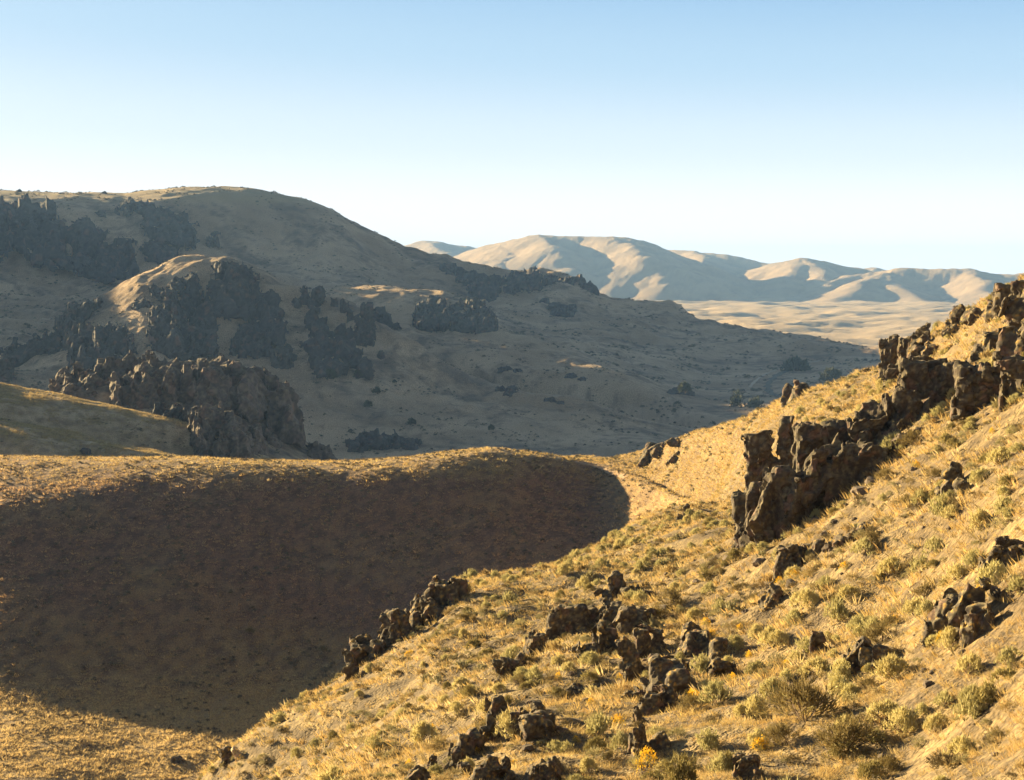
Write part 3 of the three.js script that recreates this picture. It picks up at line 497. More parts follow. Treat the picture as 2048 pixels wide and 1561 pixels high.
rock('rock_spire', 'narrow pointed rock spire alone on the ridge against the pale basin', 'rock spire', 'near', 'near', [[1917, 636, 26, 46, 4, .9], [1894, 653, 20, 28, 6, 1], [1950, 634, 44, 22, -12, .7], [1915, 656, 40, 16, 0, 1]]);
rock('rock_crag', 'rough crag at the right edge where the hillside meets the sky', 'rock crag', 'near', 'near', [[2014, 598, 38, 40, 4, .9], [2040, 588, 36, 46, 6, .9], [2036, 640, 54, 70, 4, .6], [2080, 585, 50, 50, 0, .9], [1992, 618, 30, 24, 10, .9], [2085, 650, 70, 80, 0, .7]]);
rock('rock_outcrop', 'blocky rocks at the right edge between the crag above and the knobbly wall', 'rock outcrop', 'near', 'near', [[1982, 688, 54, 40, 0, .8], [2030, 710, 60, 66, 3, .6], [1960, 706, 30, 26, 0, 1]]);
rock('boulder', 'single rounded rock on the grassy skyline of the far flank', 'boulder', 'back', 'near', [[1598, 784, 40, 36, -6, .8], [1582, 794, 24, 22, 10, 1]]);
rock('rock_outcrop', 'low reddish broken bank where the grassy flank meets the saddle', 'rock outcrop', 'back', 'near', [[1300, 908, 34, 34, -12, .8], [1322, 899, 40, 18, -14, .8], [1360, 888, 50, 9, -20, .6]]);
rock('boulder', 'two small dark stones below the broken bank by the saddle', 'boulder', 'back', 'near', [[1354, 914, 24, 16, -20, .9], [1340, 922, 12, 10, 0, 1]]);
rock('boulder', 'thin dark stone standing in the bright grass of the hollow', 'boulder', 'near', 'near', [[1376, 1022, 10, 26, 20, 1], [1364, 1036, 20, 14, 0, 1]]);
rock('boulder', 'round dark boulder alone in pale brush below the knobbly wall', 'boulder', 'near', 'near', [[1904, 964, 50, 48, 3, .9], [1925, 975, 26, 26, 0, 1]]);
rock('rock_outcrop', 'dark ledge with a jagged low tail running up right, middle of the brushy slope', 'rock outcrop', 'near', 'near', [[1578, 1122, 58, 56, 6, .8], [1606, 1108, 30, 36, 0, .9], [1640, 1096, 36, 20, -14, .9], [1690, 1084, 40, 16, -14, .9], [1722, 1066, 40, 20, -24, .8]]);
rock('boulder', 'half-buried dark boulder under the jagged ledge', 'boulder', 'near', 'near', [[1545, 1194, 40, 38, -6, .9]]);
rock('rock_outcrop', 'peaked lichen-grey rock with a low dark tail, lower right slope', 'rock outcrop', 'near', 'near', [[1938, 1212, 60, 96, -14, .7], [1900, 1230, 50, 70, -22, .8], [1872, 1258, 50, 56, -16, .8], [1962, 1240, 60, 60, 10, .8]]);
rock('boulder', 'rock lump at the right edge beside pale brush, above the peaked rock', 'boulder', 'near', 'near', [[2010, 1115, 54, 48, 0, .9], [2035, 1100, 36, 30, 0, 1]]);
rock('boulder', 'wide smooth-backed boulder in tall grass below the brush, lower right', 'boulder', 'near', 'near', [[1748, 1314, 78, 48, -4, .7], [1712, 1330, 30, 40, 0, .9]]);
rock('boulder', 'small grey stone left of the wide smooth-backed boulder', 'boulder', 'near', 'near', [[1697, 1312, 16, 26, 0, 1]]);
rock('boulder', 'mossy stub of rock between brush clumps left of the wide boulder', 'boulder', 'near', 'near', [[1634, 1290, 38, 40, 5, .8], [1655, 1275, 16, 16, 0, 1]]);
rock('boulder', 'dark broken stone at the bottom edge right of the middle', 'boulder', 'near', 'near', [[1495, 1538, 44, 46, -10, .9], [1478, 1524, 22, 28, 8, 1], [1515, 1550, 24, 28, 0, 1]]);
rock('rock_spire', 'sharp shark-fin rock atop the central cluster of rocks', 'rock spire', 'near', 'near', [[1236, 1172, 36, 46, 12, .8], [1256, 1182, 30, 20, 30, .9], [1212, 1208, 36, 44, -4, .8]]);
rock('rock_outcrop', 'broad dark wedge of rock left in the central cluster', 'rock outcrop', 'near', 'near', [[1150, 1240, 76, 56, 8, .5], [1112, 1258, 30, 50, -6, .9], [1185, 1236, 40, 36, 4, .7]]);
rock('rock_outcrop', 'jagged dark stump left of the broad wedge', 'rock outcrop', 'near', 'near', [[1074, 1290, 44, 40, 0, .8], [1062, 1280, 14, 30, 0, 1], [1088, 1280, 16, 20, 10, 1]]);
rock('rock_outcrop', 'ribbed brown rock face right in the central cluster, under the shark fin', 'rock outcrop', 'near', 'near', [[1212, 1264, 48, 84, -6, .6], [1262, 1246, 60, 48, -10, .6], [1236, 1228, 40, 36, 0, .8], [1290, 1240, 40, 36, 0, .8]]);
rock('boulder', 'low rounded rock in brush below the broad wedge', 'boulder', 'near', 'near', [[1176, 1300, 50, 30, -5, .8], [1150, 1306, 20, 20, 0, 1]]);
rock('rock_outcrop', 'long slanting rock fin leaning uphill, right of the rounded rock', 'rock outcrop', 'near', 'near', [[1262, 1318, 40, 88, 24, .7], [1290, 1288, 34, 56, 12, .8], [1316, 1284, 34, 42, 0, .8]]);
rock('rock_outcrop', 'notched dark stump by brush, far left of the slanting fin', 'rock outcrop', 'near', 'near', [[1024, 1338, 48, 36, -4, .8], [998, 1346, 18, 46, 4, 1], [1040, 1330, 24, 26, 0, 1]]);
rock('rock_outcrop', 'spiky grey rock with yellow lichen right of the slanting fin', 'rock outcrop', 'near', 'near', [[1398, 1288, 70, 44, 4, .7], [1384, 1276, 30, 38, 6, .8], [1436, 1298, 36, 34, 0, .9]]);
rock('boulder', 'largest squarish boulder with a pale speckled face, lower middle', 'boulder', 'near', 'near', [[1338, 1352, 84, 66, 8, .7], [1312, 1336, 30, 40, 0, .9], [1362, 1366, 50, 44, 20, .9]]);
rock('rock_outcrop', 'dark broken blocks at the lower left foot of the largest boulder', 'rock outcrop', 'near', 'near', [[1302, 1408, 56, 48, -10, .8], [1286, 1428, 26, 34, 0, 1], [1330, 1400, 44, 40, 10, .8], [1270, 1392, 44, 14, -16, .8]]);
rock('boulder', 'smooth low grey boulder in tall dry grass right of the largest boulder', 'boulder', 'near', 'near', [[1446, 1338, 56, 32, 3, .8]]);
rock('rock_outcrop', 'jagged dark crag with an upright horn at its left end, lower middle', 'rock outcrop', 'near', 'near', [[1040, 1446, 70, 56, 10, .5], [994, 1416, 34, 52, 4, .8], [986, 1456, 40, 50, 0, .8], [1072, 1430, 44, 36, 0, .7], [948, 1486, 46, 42, -6, .8], [932, 1490, 22, 36, 0, 1]]);
rock('boulder', 'cracked dark boulder touching the right end of the horned crag', 'boulder', 'near', 'near', [[1094, 1446, 58, 46, 0, .8], [1082, 1462, 50, 36, -6, .8]]);
rock('boulder', 'two-part dark boulder at the bottom below the horned crag', 'boulder', 'near', 'near', [[912, 1524, 42, 44, 3, .8], [900, 1512, 16, 30, 0, 1], [932, 1540, 30, 24, 0, 1]]);
rock('boulder', 'upright little stone left of the two-part boulder, bottom edge', 'boulder', 'near', 'near', [[864, 1528, 18, 40, 0, .9]]);
rock('boulder', 'low dark stone leftmost on the bottom edge of the slope', 'boulder', 'near', 'near', [[836, 1552, 44, 28, 10, .8]]);
rock('rock_outcrop', 'row of dark lumps with mustard lichen at the bottom edge', 'rock outcrop', 'near', 'near', [[982, 1540, 50, 44, 0, .8], [962, 1552, 36, 28, 0, .9], [1010, 1536, 30, 36, 0, .9], [1018, 1556, 26, 22, 0, 1]]);
rock('rock_outcrop', 'ragged dark ledge on the bottom edge right of the mustard-lichen lumps', 'rock outcrop', 'near', 'near', [[1092, 1546, 64, 40, -5, .7], [1062, 1552, 30, 28, 0, .9], [1108, 1534, 26, 34, 10, .9]]);
rock('boulder', 'tall brownish stone in grass below the dark broken blocks', 'boulder', 'near', 'near', [[1280, 1484, 40, 56, 8, .8]]);
rock('boulder', 'dark angular stone just right of the tall brownish stone', 'boulder', 'near', 'near', [[1320, 1486, 38, 32, -8, .9]]);
rock('rock_ledge', 'thin dark ledge nearly level with the grass, left of the dark broken blocks', 'rock ledge', 'near', 'near', [[1160, 1384, 72, 18, -10, .8], [1132, 1392, 24, 16, 0, 1], [1186, 1374, 24, 14, -14, .9]]);
rock('rock_outcrop', 'bulging rock on the left rim of the slope, lowest of the rim rocks', 'rock outcrop', 'near', 'near', [[700, 1334, 32, 62, 8, .8], [732, 1296, 50, 54, 14, .8], [716, 1316, 40, 40, 0, .8], [756, 1300, 30, 30, 0, 1]]);
rock('rock_outcrop', 'row of upright rock teeth on the left rim of the slope', 'rock outcrop', 'near', 'near', [[772, 1254, 24, 44, 2, .8], [804, 1254, 46, 56, 12, .7], [834, 1244, 34, 36, 0, .8], [834, 1198, 8, 28, -6, .8], [790, 1270, 50, 30, 0, .8]]);
rock('rock_outcrop', 'low domed rock topping the left rim, dry bushes round it', 'rock outcrop', 'near', 'near', [[888, 1194, 84, 48, -10, .7], [915, 1184, 40, 40, 0, .8], [850, 1222, 50, 30, -14, .8], [880, 1222, 80, 28, -8, .7]]);
rock('boulder', 'small dark stone on the lower end of the slope by the valley floor', 'boulder', 'near', 'near', [[454, 1510, 34, 32, 18, .8]]);
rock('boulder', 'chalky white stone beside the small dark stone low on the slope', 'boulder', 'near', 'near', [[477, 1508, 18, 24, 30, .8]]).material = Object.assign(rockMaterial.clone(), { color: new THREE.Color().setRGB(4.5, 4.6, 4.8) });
rock('boulder', 'lone dark stone lying on the sunlit valley floor', 'boulder', 'round', 'near', [[352, 1521, 24, 14, 0, 1]]);
// --- crags in the shaded valley at the left
rock('rock_crag', 'blunt reddish crag at the left end of the big outcrop', 'rock crag', 'outcrop', 'cliff', [[140, 762, 44, 62, 4, .8], [175, 772, 50, 46, -14, .7], [160, 785, 80, 26, 0, .6]]);
rock('rock_crag', 'rounded dark crag behind the big outcrop, between its left end and its cliff', 'rock crag', 'outcrop', 'cliff', [[250, 736, 110, 46, 0, .5], [280, 728, 50, 40, 0, .6], [205, 748, 40, 34, -20, .7]]);
rock('rock_cliff', 'tall dark cliff with a stepped sunlit left shoulder, middle of the big outcrop', 'rock cliff', 'outcrop', 'cliff', [[350, 776, 150, 86, 0, .4], [256, 790, 60, 52, -10, .7], [300, 770, 80, 66, -8, .6], [410, 772, 60, 80, 0, .5], [320, 742, 60, 22, 0, .6]]);
rock('rock_cliff', 'long rounded dark cliff dropping to the valley, right half of the big outcrop', 'rock cliff', 'outcrop', 'cliff', [[490, 784, 130, 90, 10, .5], [556, 828, 72, 90, 6, .7], [450, 765, 90, 64, 4, .5], [575, 850, 34, 54, 0, .8]]);
rock('rock_crag', 'lumpy crag below the big outcrop with sunlit left edges, at the end of the spur', 'rock crag', 'spurBack', 'cliff', [[405, 864, 50, 88, -4, .7], [432, 840, 40, 50, 0, .7], [470, 870, 70, 84, 6, .6], [390, 846, 28, 40, 0, .8], [500, 890, 44, 60, 0, .7]]);
rock('rock_crag', 'dark block down the slope right of the lumpy crag', 'rock crag', 'outcrop', 'cliff', [[536, 874, 34, 40, 0, .8]]);
rock('rock_crag', 'lowest dark crag by the crest of the round hill', 'rock crag', 'outcrop', 'cliff', [[636, 914, 60, 40, 6, .7], [656, 922, 24, 28, 0, .8]]);
rock('boulder', 'reddish boulder at the sunlit edge of the spur under the cliff', 'boulder', 'spurBack', 'fin', [[318, 820, 28, 22, 0, .9]]);
rock('boulder', 'dark stones right of the reddish boulder on the spur edge', 'boulder', 'spurBack', 'fin', [[350, 828, 30, 22, 0, .9], [338, 824, 14, 12, 0, 1]]);
rock('boulder', 'single dark boulder on the pale lower spur', 'boulder', 'spurFront', 'fin', [[171, 905, 14, 13, 0, 1]]);
// --- crags of the knoll
rock('rock_crag', 'big fluted crag in the middle of the conical knoll', 'rock crag', 'knoll', 'far', [[372, 640, 90, 120, 10, .45], [340, 660, 60, 84, 16, .5], [400, 660, 50, 100, -4, .4], [380, 585, 40, 60, 10, .5], [350, 700, 70, 30, 0, .5], [385, 715, 60, 24, 0, .5]]);
rock('rock_crag', 'dark crag just below the top of the knoll on its right', 'rock crag', 'knoll', 'far', [[462, 580, 76, 90, -8, .4], [440, 600, 40, 56, 0, .5], [484, 558, 50, 40, -20, .5], [446, 540, 30, 20, 0, .6]]);
rock('rock_crag', 'dark crag halfway down the right flank of the knoll', 'rock crag', 'knoll', 'far', [[530, 632, 60, 84, -12, .4], [512, 610, 40, 44, 0, .5], [552, 650, 30, 50, 0, .5]]);
rock('rock_crag', 'tongue of dark rock under the crag on the knoll, pointing downhill', 'rock crag', 'knoll', 'far', [[498, 680, 54, 60, 6, .5], [480, 690, 24, 40, 0, .6], [520, 690, 24, 40, 0, .6]]);
rock('rock_crag', 'small isolated crag at the right foot of the knoll', 'rock crag', 'knoll', 'fin', [[566, 716, 36, 46, -4, .6], [584, 722, 20, 20, 0, .7]]);
rock('rock_crag', 'wide dark crag at the left foot of the knoll', 'rock crag', 'knoll', 'far', [[190, 694, 110, 72, 0, .4], [150, 690, 40, 56, 0, .5], [240, 690, 30, 60, 0, .5]]);
rock('rock_crag', 'dark rocks on the lower left skyline of the knoll', 'rock crag', 'knoll', 'far', [[152, 636, 70, 56, -24, .5], [130, 652, 30, 30, 0, .6], [184, 615, 30, 30, -20, .6]]);
rock('rock_crag', 'sunlit stony patch on the left flank of the knoll', 'rock crag', 'knoll', 'far', [[318, 585, 40, 18, -30, .5], [290, 608, 44, 14, -30, .5], [336, 600, 40, 20, -30, .5], [270, 612, 30, 10, -30, .5], [355, 570, 30, 20, -30, .6]]);
rock('rock_crag', 'rocks on the shoulder right of the knoll, topmost of the fins', 'rock crag', 'knoll', 'fin', [[606, 592, 26, 40, 0, .6], [632, 596, 34, 40, 0, .6], [628, 630, 22, 40, 0, .6]]);
rock('rock_crag', 'short line of dark rocks between the shoulder and the standing fin', 'rock crag', 'knoll', 'fin', [[688, 614, 16, 26, 0, .7], [668, 606, 14, 18, 0, .7], [702, 632, 16, 22, 0, .7]]);
rock('rock_cliff', 'broad ragged cliff hanging below the ridge right of the knoll', 'rock cliff', 'knoll', 'far', [[646, 692, 46, 100, 4, .4], [686, 694, 44, 72, 0, .4], [628, 715, 20, 56, 4, .6], [665, 700, 40, 80, 0, .4]]);
rock('rock_crag', 'tall standing rock fin at the right end of the ragged cliff', 'rock crag', 'knoll', 'fin', [[734, 650, 28, 76, 0, .7], [718, 660, 24, 60, 8, .6], [704, 668, 24, 40, 10, .6]]);
rock('rock_crag', 'row of rocks falling away right behind the standing fin', 'rock crag', 'bench', 'fin', [[754, 634, 30, 34, 0, .6], [772, 642, 24, 30, 0, .6], [790, 654, 20, 14, 0, .6]]);
rock('rock_crag', 'squat crag with dark bushes under the ragged cliff', 'rock crag', 'knoll', 'fin', [[732, 738, 34, 36, -4, .7], [712, 728, 36, 24, 0, .6]]);
rock('boulder', 'small dark rock alone on the slope right of the squat crag', 'boulder', 'knoll', 'fin', [[762, 709, 12, 17, 10, .8]]);
rock('rock_cliff', 'left of three dark bluffs under the grassy bench', 'rock cliff', 'bench', 'far', [[866, 628, 60, 62, -8, .4], [846, 618, 24, 30, 0, .6], [890, 640, 24, 40, 0, .5]]);
rock('rock_cliff', 'middle of three dark bluffs under the grassy bench', 'rock cliff', 'bench', 'far', [[918, 636, 40, 56, -4, .5], [905, 622, 16, 28, 0, .6]]);
rock('rock_cliff', 'right and tallest of three dark bluffs under the grassy bench', 'rock cliff', 'bench', 'far', [[960, 632, 46, 68, -5, .6], [980, 645, 18, 36, 0, .7], [950, 612, 20, 26, 0, .7]]);
rock('rock_ledge', 'low broken ledge lying on the open slope below the bluffs', 'rock ledge', 'knoll', 'fin', [[1022, 783, 36, 15, 8, .6], [1002, 779, 18, 9, 0, .7]]);
rock('rock_cliff', 'sloping cliff on the long flank ending in a square dark buttress', 'rock cliff', 'big', 'far', [[966, 574, 60, 46, -16, .4], [988, 576, 24, 44, 0, .6], [935, 556, 50, 26, -24, .4], [905, 540, 50, 18, -22, .4]]);
rock('rock_cliff', 'dark cliff under the small sunlit plateau on the long flank', 'rock cliff', 'big', 'far', [[1050, 564, 76, 42, 0, .4], [1064, 552, 40, 26, 0, .5], [1020, 562, 30, 24, -14, .5]]);
rock('rock_cliff', 'blunt cliff that ends the sunlit plateau, right end standing out', 'rock cliff', 'big', 'far', [[1168, 572, 36, 38, -4, .6], [1130, 566, 50, 20, 0, .5], [1105, 562, 30, 20, 0, .5]]);
rock('rock_crag', 'patch of dark rocks on the slope below the blunt cliff', 'rock crag', 'big', 'far', [[1130, 622, 60, 24, 0, .3], [1110, 612, 30, 12, 0, .4], [1090, 602, 22, 10, 0, .5]]);
rock('rock_cliff', 'dark cliff at the left edge under the skyline', 'rock cliff', 'big', 'far', [[36, 456, 84, 84, 0, .3], [-50, 460, 100, 90, 0, .3], [76, 424, 50, 18, 0, .3]]);
rock('rock_cliff', 'longest dark cliff on the big hill, left part, above the knoll', 'rock cliff', 'big', 'far', [[140, 490, 120, 76, -4, .3], [96, 476, 60, 60, 0, .4], [186, 500, 44, 60, 0, .4]]);
rock('rock_cliff', 'lower dark cliff stepping down right from the longest cliff', 'rock cliff', 'big', 'far', [[220, 524, 90, 60, -6, .3], [250, 510, 40, 56, 0, .4], [190, 545, 60, 34, -10, .4]]);
rock('rock_crag', 'craggy rib below the lit notch in the skyline of the big hill', 'rock crag', 'big', 'far', [[344, 458, 70, 60, -8, .3], [320, 440, 40, 40, 0, .4], [370, 470, 40, 44, 0, .4], [306, 452, 26, 30, 0, .4]]);
rock('rock_crag', 'scattered dark crag at the foot of the craggy rib', 'rock crag', 'big', 'far', [[324, 506, 70, 34, 0, .3], [300, 498, 30, 24, 0, .4], [426, 478, 20, 30, 0, .4]]);
rock('rock_crag', 'dark rock band just under the lit plateau left of the notch', 'rock crag', 'big', 'far', [[280, 414, 80, 26, -10, .3], [250, 420, 30, 20, 0, .4], [200, 428, 20, 14, 0, .5]]);
rock('boulder', 'tiny dark rock on the skyline, nearest the left edge', 'boulder', 'big', 'fin', [[38, 382, 12, 6, 0, .8]]);
rock('boulder', 'tiny dark rock on the skyline in the dip left of the summit', 'boulder', 'big', 'fin', [[207, 386, 14, 5, 0, .8]]);
rock('rock_crag', 'dark broken bank on the valley floor just over the crest of the round hill', 'rock crag', 'knoll', 'far', [[748, 886, 84, 36, 0, .3], [812, 890, 66, 24, 0, .3], [712, 898, 40, 26, 0, .3]]);
rock('rock_ledge', 'thin dark ledge high on the valley slope below the patch of dark rocks', 'rock ledge', 'bench', 'fin', [[1008, 738, 34, 8, 8, .8], [1034, 742, 22, 7, 8, .8]]);
rock('rock_ledge', 'low dark ledge on the valley slope, right of the broken ledge', 'rock ledge', 'knoll', 'fin', [[1100, 800, 26, 8, 10, .8], [1122, 806, 20, 7, 10, .8]]);
rock('rock_ledge', 'short dark ledge near the middle of the valley slope', 'rock ledge', 'bench', 'fin', [[1140, 752, 30, 9, 10, .8], [1164, 758, 18, 7, 10, .8]]);
rock('rock_crag', 'dark hump of rock standing on the valley slope left of the creek bend', 'rock crag', 'big', 'fin', [[1370, 780, 26, 22, 0, .8], [1352, 785, 30, 10, 0, .8]]);
rock('rock_crag', 'dark rocks along the lowest left shoulder of the knoll, left edge', 'rock crag', 'knoll', 'far', [[70, 704, 110, 44, -22, .5], [30, 722, 60, 34, -20, .5], [105, 690, 40, 40, 0, .5]]);
rock('rock_crag', 'dark rock cut by the left edge above the upper spur', 'rock crag', 'knoll', 'fin', [[4, 742, 30, 44, 0, .8]]);
console.log('rock triangles', rockTris);
// ------------------------------------------------------------------ dry grass, brush and bushes
const leafy = (r, g, b, through = .35) => new THREE.MeshPhysicalMaterial({ color: new THREE.Color().setRGB(r, g, b), roughness: 1, transmission: through, thickness: 0, specularIntensity: .25, side: THREE.DoubleSide });
const grassMaterial = leafy(1, 1, 1, .4), woodMaterial = new THREE.MeshStandardMaterial({ color: new THREE.Color().setRGB(.13, .09, .06), roughness: 1 });
const sageLeaf = leafy(.4, .36, .17, .35), sagePale = leafy(.5, .43, .2, .35), brushLeaf = leafy(.2, .155, .065, .3), rabbitLeaf = leafy(.36, .3, .1, .35), flowerMaterial = leafy(.8, .52, .04, .35), darkLeaf = leafy(.07, .075, .042, .2), scrubMaterial = leafy(1, 1, 1, .2);
const UP = new THREE.Vector3(0, 1, 0);
class Leaves { // collects thin blades
  constructor() { this.p = []; this.i = []; }
  blade(b, d, len, w, bend, R, segs = 2) { // from b along d, drooping by bend
    const side = new THREE.Vector3(R() - .5, (R() - .5) * .3, R() - .5).cross(d).normalize(); let p = b.clone(), v = d.clone().normalize();
    const o = this.p.length / 3;
    for (let k = 0; k <= segs; k++) {
      const ww = k === segs ? 0 : w * .5 * (1 - .35 * k / segs);
      if (k === segs) this.p.push(p.x, p.y, p.z); else this.p.push(p.x - side.x * ww, p.y - side.y * ww, p.z - side.z * ww, p.x + side.x * ww, p.y + side.y * ww, p.z + side.z * ww);
      p = p.addScaledVector(v, len / segs); v.y -= bend / segs; v.normalize();
    }
    for (let k = 0; k < segs; k++) { const a = o + k * 2; if (k === segs - 1) this.i.push(a, a + 1, a + 2); else this.i.push(a, a + 1, a + 3, a, a + 3, a + 2); }
  }
  build() { const g = new THREE.BufferGeometry(); g.setAttribute('position', new THREE.Float32BufferAttribute(this.p, 3)); g.setIndex(this.i); g.computeVertexNormals(); return g; }
}
const dirAround = (R, up) => { const a = R() * 6.2832; return new THREE.Vector3(Math.cos(a), up, Math.sin(a)).normalize(); };
function tuftGeometry(seed, n, h, rb, w, lean, segs = 2) {
  const R = rng(seed), L = new Leaves();
  for (let k = 0; k < n; k++) { const a = R() * 6.2832, q = Math.sqrt(R()) * rb, d = new THREE.Vector3(Math.cos(a) * lean * (.3 + R()), 1, Math.sin(a) * lean * (.3 + R())); L.blade(new THREE.Vector3(Math.cos(a) * q, -.03, Math.sin(a) * q), d, h * (.55 + R() * .6), w, .35 * R(), R, segs); }
  return L.build();
}
// spray of leaves on a dome: thin upright shoots over a hollow, woody middle
function domeGeometry(seed, { shoots, per, rx, ry, len, w, up, gap }) {
  const R = rng(seed), L = new Leaves(), lobes = Array.from({ length: 7 }, () => [R() * 6.28, .35 + R() * .6, .55 + R() * .5, .3 + R() * .3]);
  for (let k = 0; k < shoots; k++) {
    const l = lobes[Math.floor(R() * 7)], a = l[0] + (R() - .5) * 1.6, e = Math.pow(R(), .8) * 1.45, rad = l[2] * (gap + (1 - gap) * Math.pow(R(), .4));
    const d = new THREE.Vector3(Math.cos(a) * Math.cos(e), Math.sin(e), Math.sin(a) * Math.cos(e)), c = new THREE.Vector3(d.x * rx * rad, .08 * ry + d.y * ry * rad, d.z * rx * rad);
    const dir = d.clone().multiplyScalar(1 - up).addScaledVector(UP, up);
    for (let q = 0; q < per; q++) L.blade(c.clone().add(new THREE.Vector3(R() - .5, R() - .5, R() - .5).multiplyScalar(len * .5)), dir.clone().add(new THREE.Vector3(R() - .5, R() - .5, R() - .5).multiplyScalar(1.1)), len * (.6 + .8 * R()), w, 0, R, 1);
  }
  return L.build();
}
function stemGeometry(seed, n, rx, ry, thick) {
  const R = rng(seed), gs = [];
  for (let k = 0; k < n; k++) { const d = dirAround(R, .5 + R()), e = new THREE.Vector3(d.x * rx * .85, d.y * ry * .9, d.z * rx * .85), m = e.clone().multiplyScalar(.5).add(new THREE.Vector3(R() - .5, .1, R() - .5).multiplyScalar(rx * .3)); gs.push(new THREE.TubeGeometry(new THREE.CatmullRomCurve3([new THREE.Vector3(0, -.1, 0), m, e]), 3, thick * (.5 + R() * .6), 3)); }
  return mergeGeometries(gs);
}
// scatter copies over a sheet, dens per square metre, as one object nobody could count
const dummy = new THREE.Object3D();
function scatterOn(hill, seed, dens, put) {
  const R = rng(seed), { nu, rows, pos, nor } = hill, azl = azOf(-170), azr = azOf(2220);
  for (let i = 0; i < nu; i++) {
    const az = lerp(hill.a0, hill.a1, (i + .5) / nu); if (az < azl || az > azr) continue;
    for (let j = 0; j < rows - 1; j++) {
      const a = (i * rows + j) * 3, b = a + rows * 3, r = hill.R[i * rows + j], dr = hill.R[i * rows + j + 1] - r;
      const area = r * (hill.a1 - hill.a0) / nu * Math.hypot(dr, pos[a + 4] - pos[a + 1]); let n = area * dens(pos[a], pos[a + 2], r, pos[a + 1], nor[a + 1]); n = Math.floor(n + R());
      for (let k = 0; k < n; k++) { const u = R(), v = R(), at = (q) => lerp(lerp(pos[a + q], pos[b + q], u), lerp(pos[a + 3 + q], pos[b + 3 + q], u), v); put(at(0), at(1), at(2), R, r, (q) => nor[a + q]); }
    }
  }
}
function field(name, label, geometries, material, fill) {
  const lists = geometries.map(() => []), R0 = rng(name.length * 31 + label.length);
  fill((x, y, z, s, sy, c, R, lean) => {
    dummy.position.set(x, y, z); dummy.rotation.set((R() - .5) * .3 + (lean ? lean[0] : 0), R() * 6.28, (R() - .5) * .3 + (lean ? lean[1] : 0)); dummy.scale.set(s, sy, s); dummy.updateMatrix();
    lists[Math.floor(R() * lists.length)].push([dummy.matrix.clone(), c]);
  });
  const root = new THREE.Group(); root.name = numbered(name); tag(root, label, name.replace(/_/g, ' ').replace(/^(dry|valley|low) /, ''), null, 'stuff');
  lists.forEach((l, q) => {
    if (!l.length) return;
    const m = new THREE.InstancedMesh(geometries[q], material, l.length); m.name = numbered(name + '_patch'); m.userData.kind = 'stuff'; const c = new THREE.Color();
    l.forEach(([mat, col], k) => { m.setMatrixAt(k, mat); m.setColorAt(k, c.setRGB(...col)); });
    m.castShadow = m.receiveShadow = true; root.add(m);
  });
  scene.add(root); console.log(name, lists.map((l) => l.length).join(' '));
}
const GOLD = [[.54, .4, .16], [.48, .34, .13], [.6, .47, .24], [.42, .295, .115], [.52, .35, .14]];
const gold = (R) => { if (R() < .16) { const k = .7 + R() * .5; return [.27 * k, .21 * k, .1 * k]; } const a = GOLD[Math.floor(R() * 5)], k = .85 + R() * .3; return [a[0] * k, a[1] * k, a[2] * k]; };
const fineTufts = [1, 2, 3, 4].map((k) => tuftGeometry(100 + k, 44, .13, .1, .006, 1, 3)), midTufts = [1, 2, 3].map((k) => tuftGeometry(200 + k, 20, .19, .16, .018, 1, 2)), farTufts = [1, 2, 3].map((k) => tuftGeometry(300 + k, 13, .36, .19, .05, .9, 1));
field('dry_grass', 'fine golden bunchgrass covering the near hillside', fineTufts, grassMaterial, (put) => scatterOn(hills.near, 1, (x, z, r) => r < 10 || r > 46 ? 0 : 26 * clamp(.6 + 1.2 * fbm(x / 4, z / 4, 3)) * (r < 34 ? 1 : (46 - r) / 12), (x, y, z, R) => { const s = .6 + R() * .75; put(x, y, z, s, s * (.7 + R() * .6), gold(R), R); }));
field('dry_grass', 'golden bunchgrass on the middle and far parts of the near hillside', midTufts, grassMaterial, (put) => scatterOn(hills.near, 2, (x, z, r) => r < 30 || r > 170 ? 0 : smooth(28, 46, r) * 8.5 * clamp(.66 + 1.1 * fbm(x / 6, z / 6, 3)), (x, y, z, R) => { const s = .8 + R() * R() * 1.6; put(x, y, z, s, s * (.75 + R() * .5), gold(R), R); }));
field('dry_grass', 'golden bunchgrass on the sunlit flank by the saddle', farTufts, grassMaterial, (put) => scatterOn(hills.back, 3, (x, z, r) => 6 * clamp(.6 + fbm(x / 8, z / 8, 3)), (x, y, z, R) => { const s = .9 + R() * R() * 1.8; put(x, y, z, s, s * (.55 + R() * .4), gold(R), R); }));
const brownish = (R, x, z) => { const t = clamp(.5 + fbm(x / 30, z / 20, 3)), a = mixc(gold(R), [.5, .3, .17], .4 + t * .5), q = .75 + R() * .6; a[0] *= q; a[1] *= q; a[2] *= q; return a; };
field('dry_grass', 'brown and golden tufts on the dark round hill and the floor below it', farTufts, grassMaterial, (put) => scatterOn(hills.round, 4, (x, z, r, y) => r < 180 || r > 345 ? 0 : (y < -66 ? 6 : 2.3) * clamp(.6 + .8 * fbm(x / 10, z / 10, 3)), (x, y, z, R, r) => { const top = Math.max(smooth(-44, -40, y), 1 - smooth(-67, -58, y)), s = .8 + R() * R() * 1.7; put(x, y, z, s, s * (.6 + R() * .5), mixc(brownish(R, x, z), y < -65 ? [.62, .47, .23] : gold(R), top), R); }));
field('dry_grass', 'pale tufts on the two low spurs behind the round hill', farTufts, grassMaterial, (put) => { for (const [k, h] of [[21, 'spurFront'], [22, 'spurBack']]) scatterOn(hills[h], k, (x, z, r, y, ny) => 1.3 * clamp(.6 + fbm(x / 14, z / 14, 3)) * (1 + 3 * smooth(.9, .97, ny)), (x, y, z, R) => { const s = 1 + R() * 1.4; put(x, y, z, s, s * (.5 + R() * .4), mixc(gold(R), [.3, .24, .15], R() * .6), R); }); });
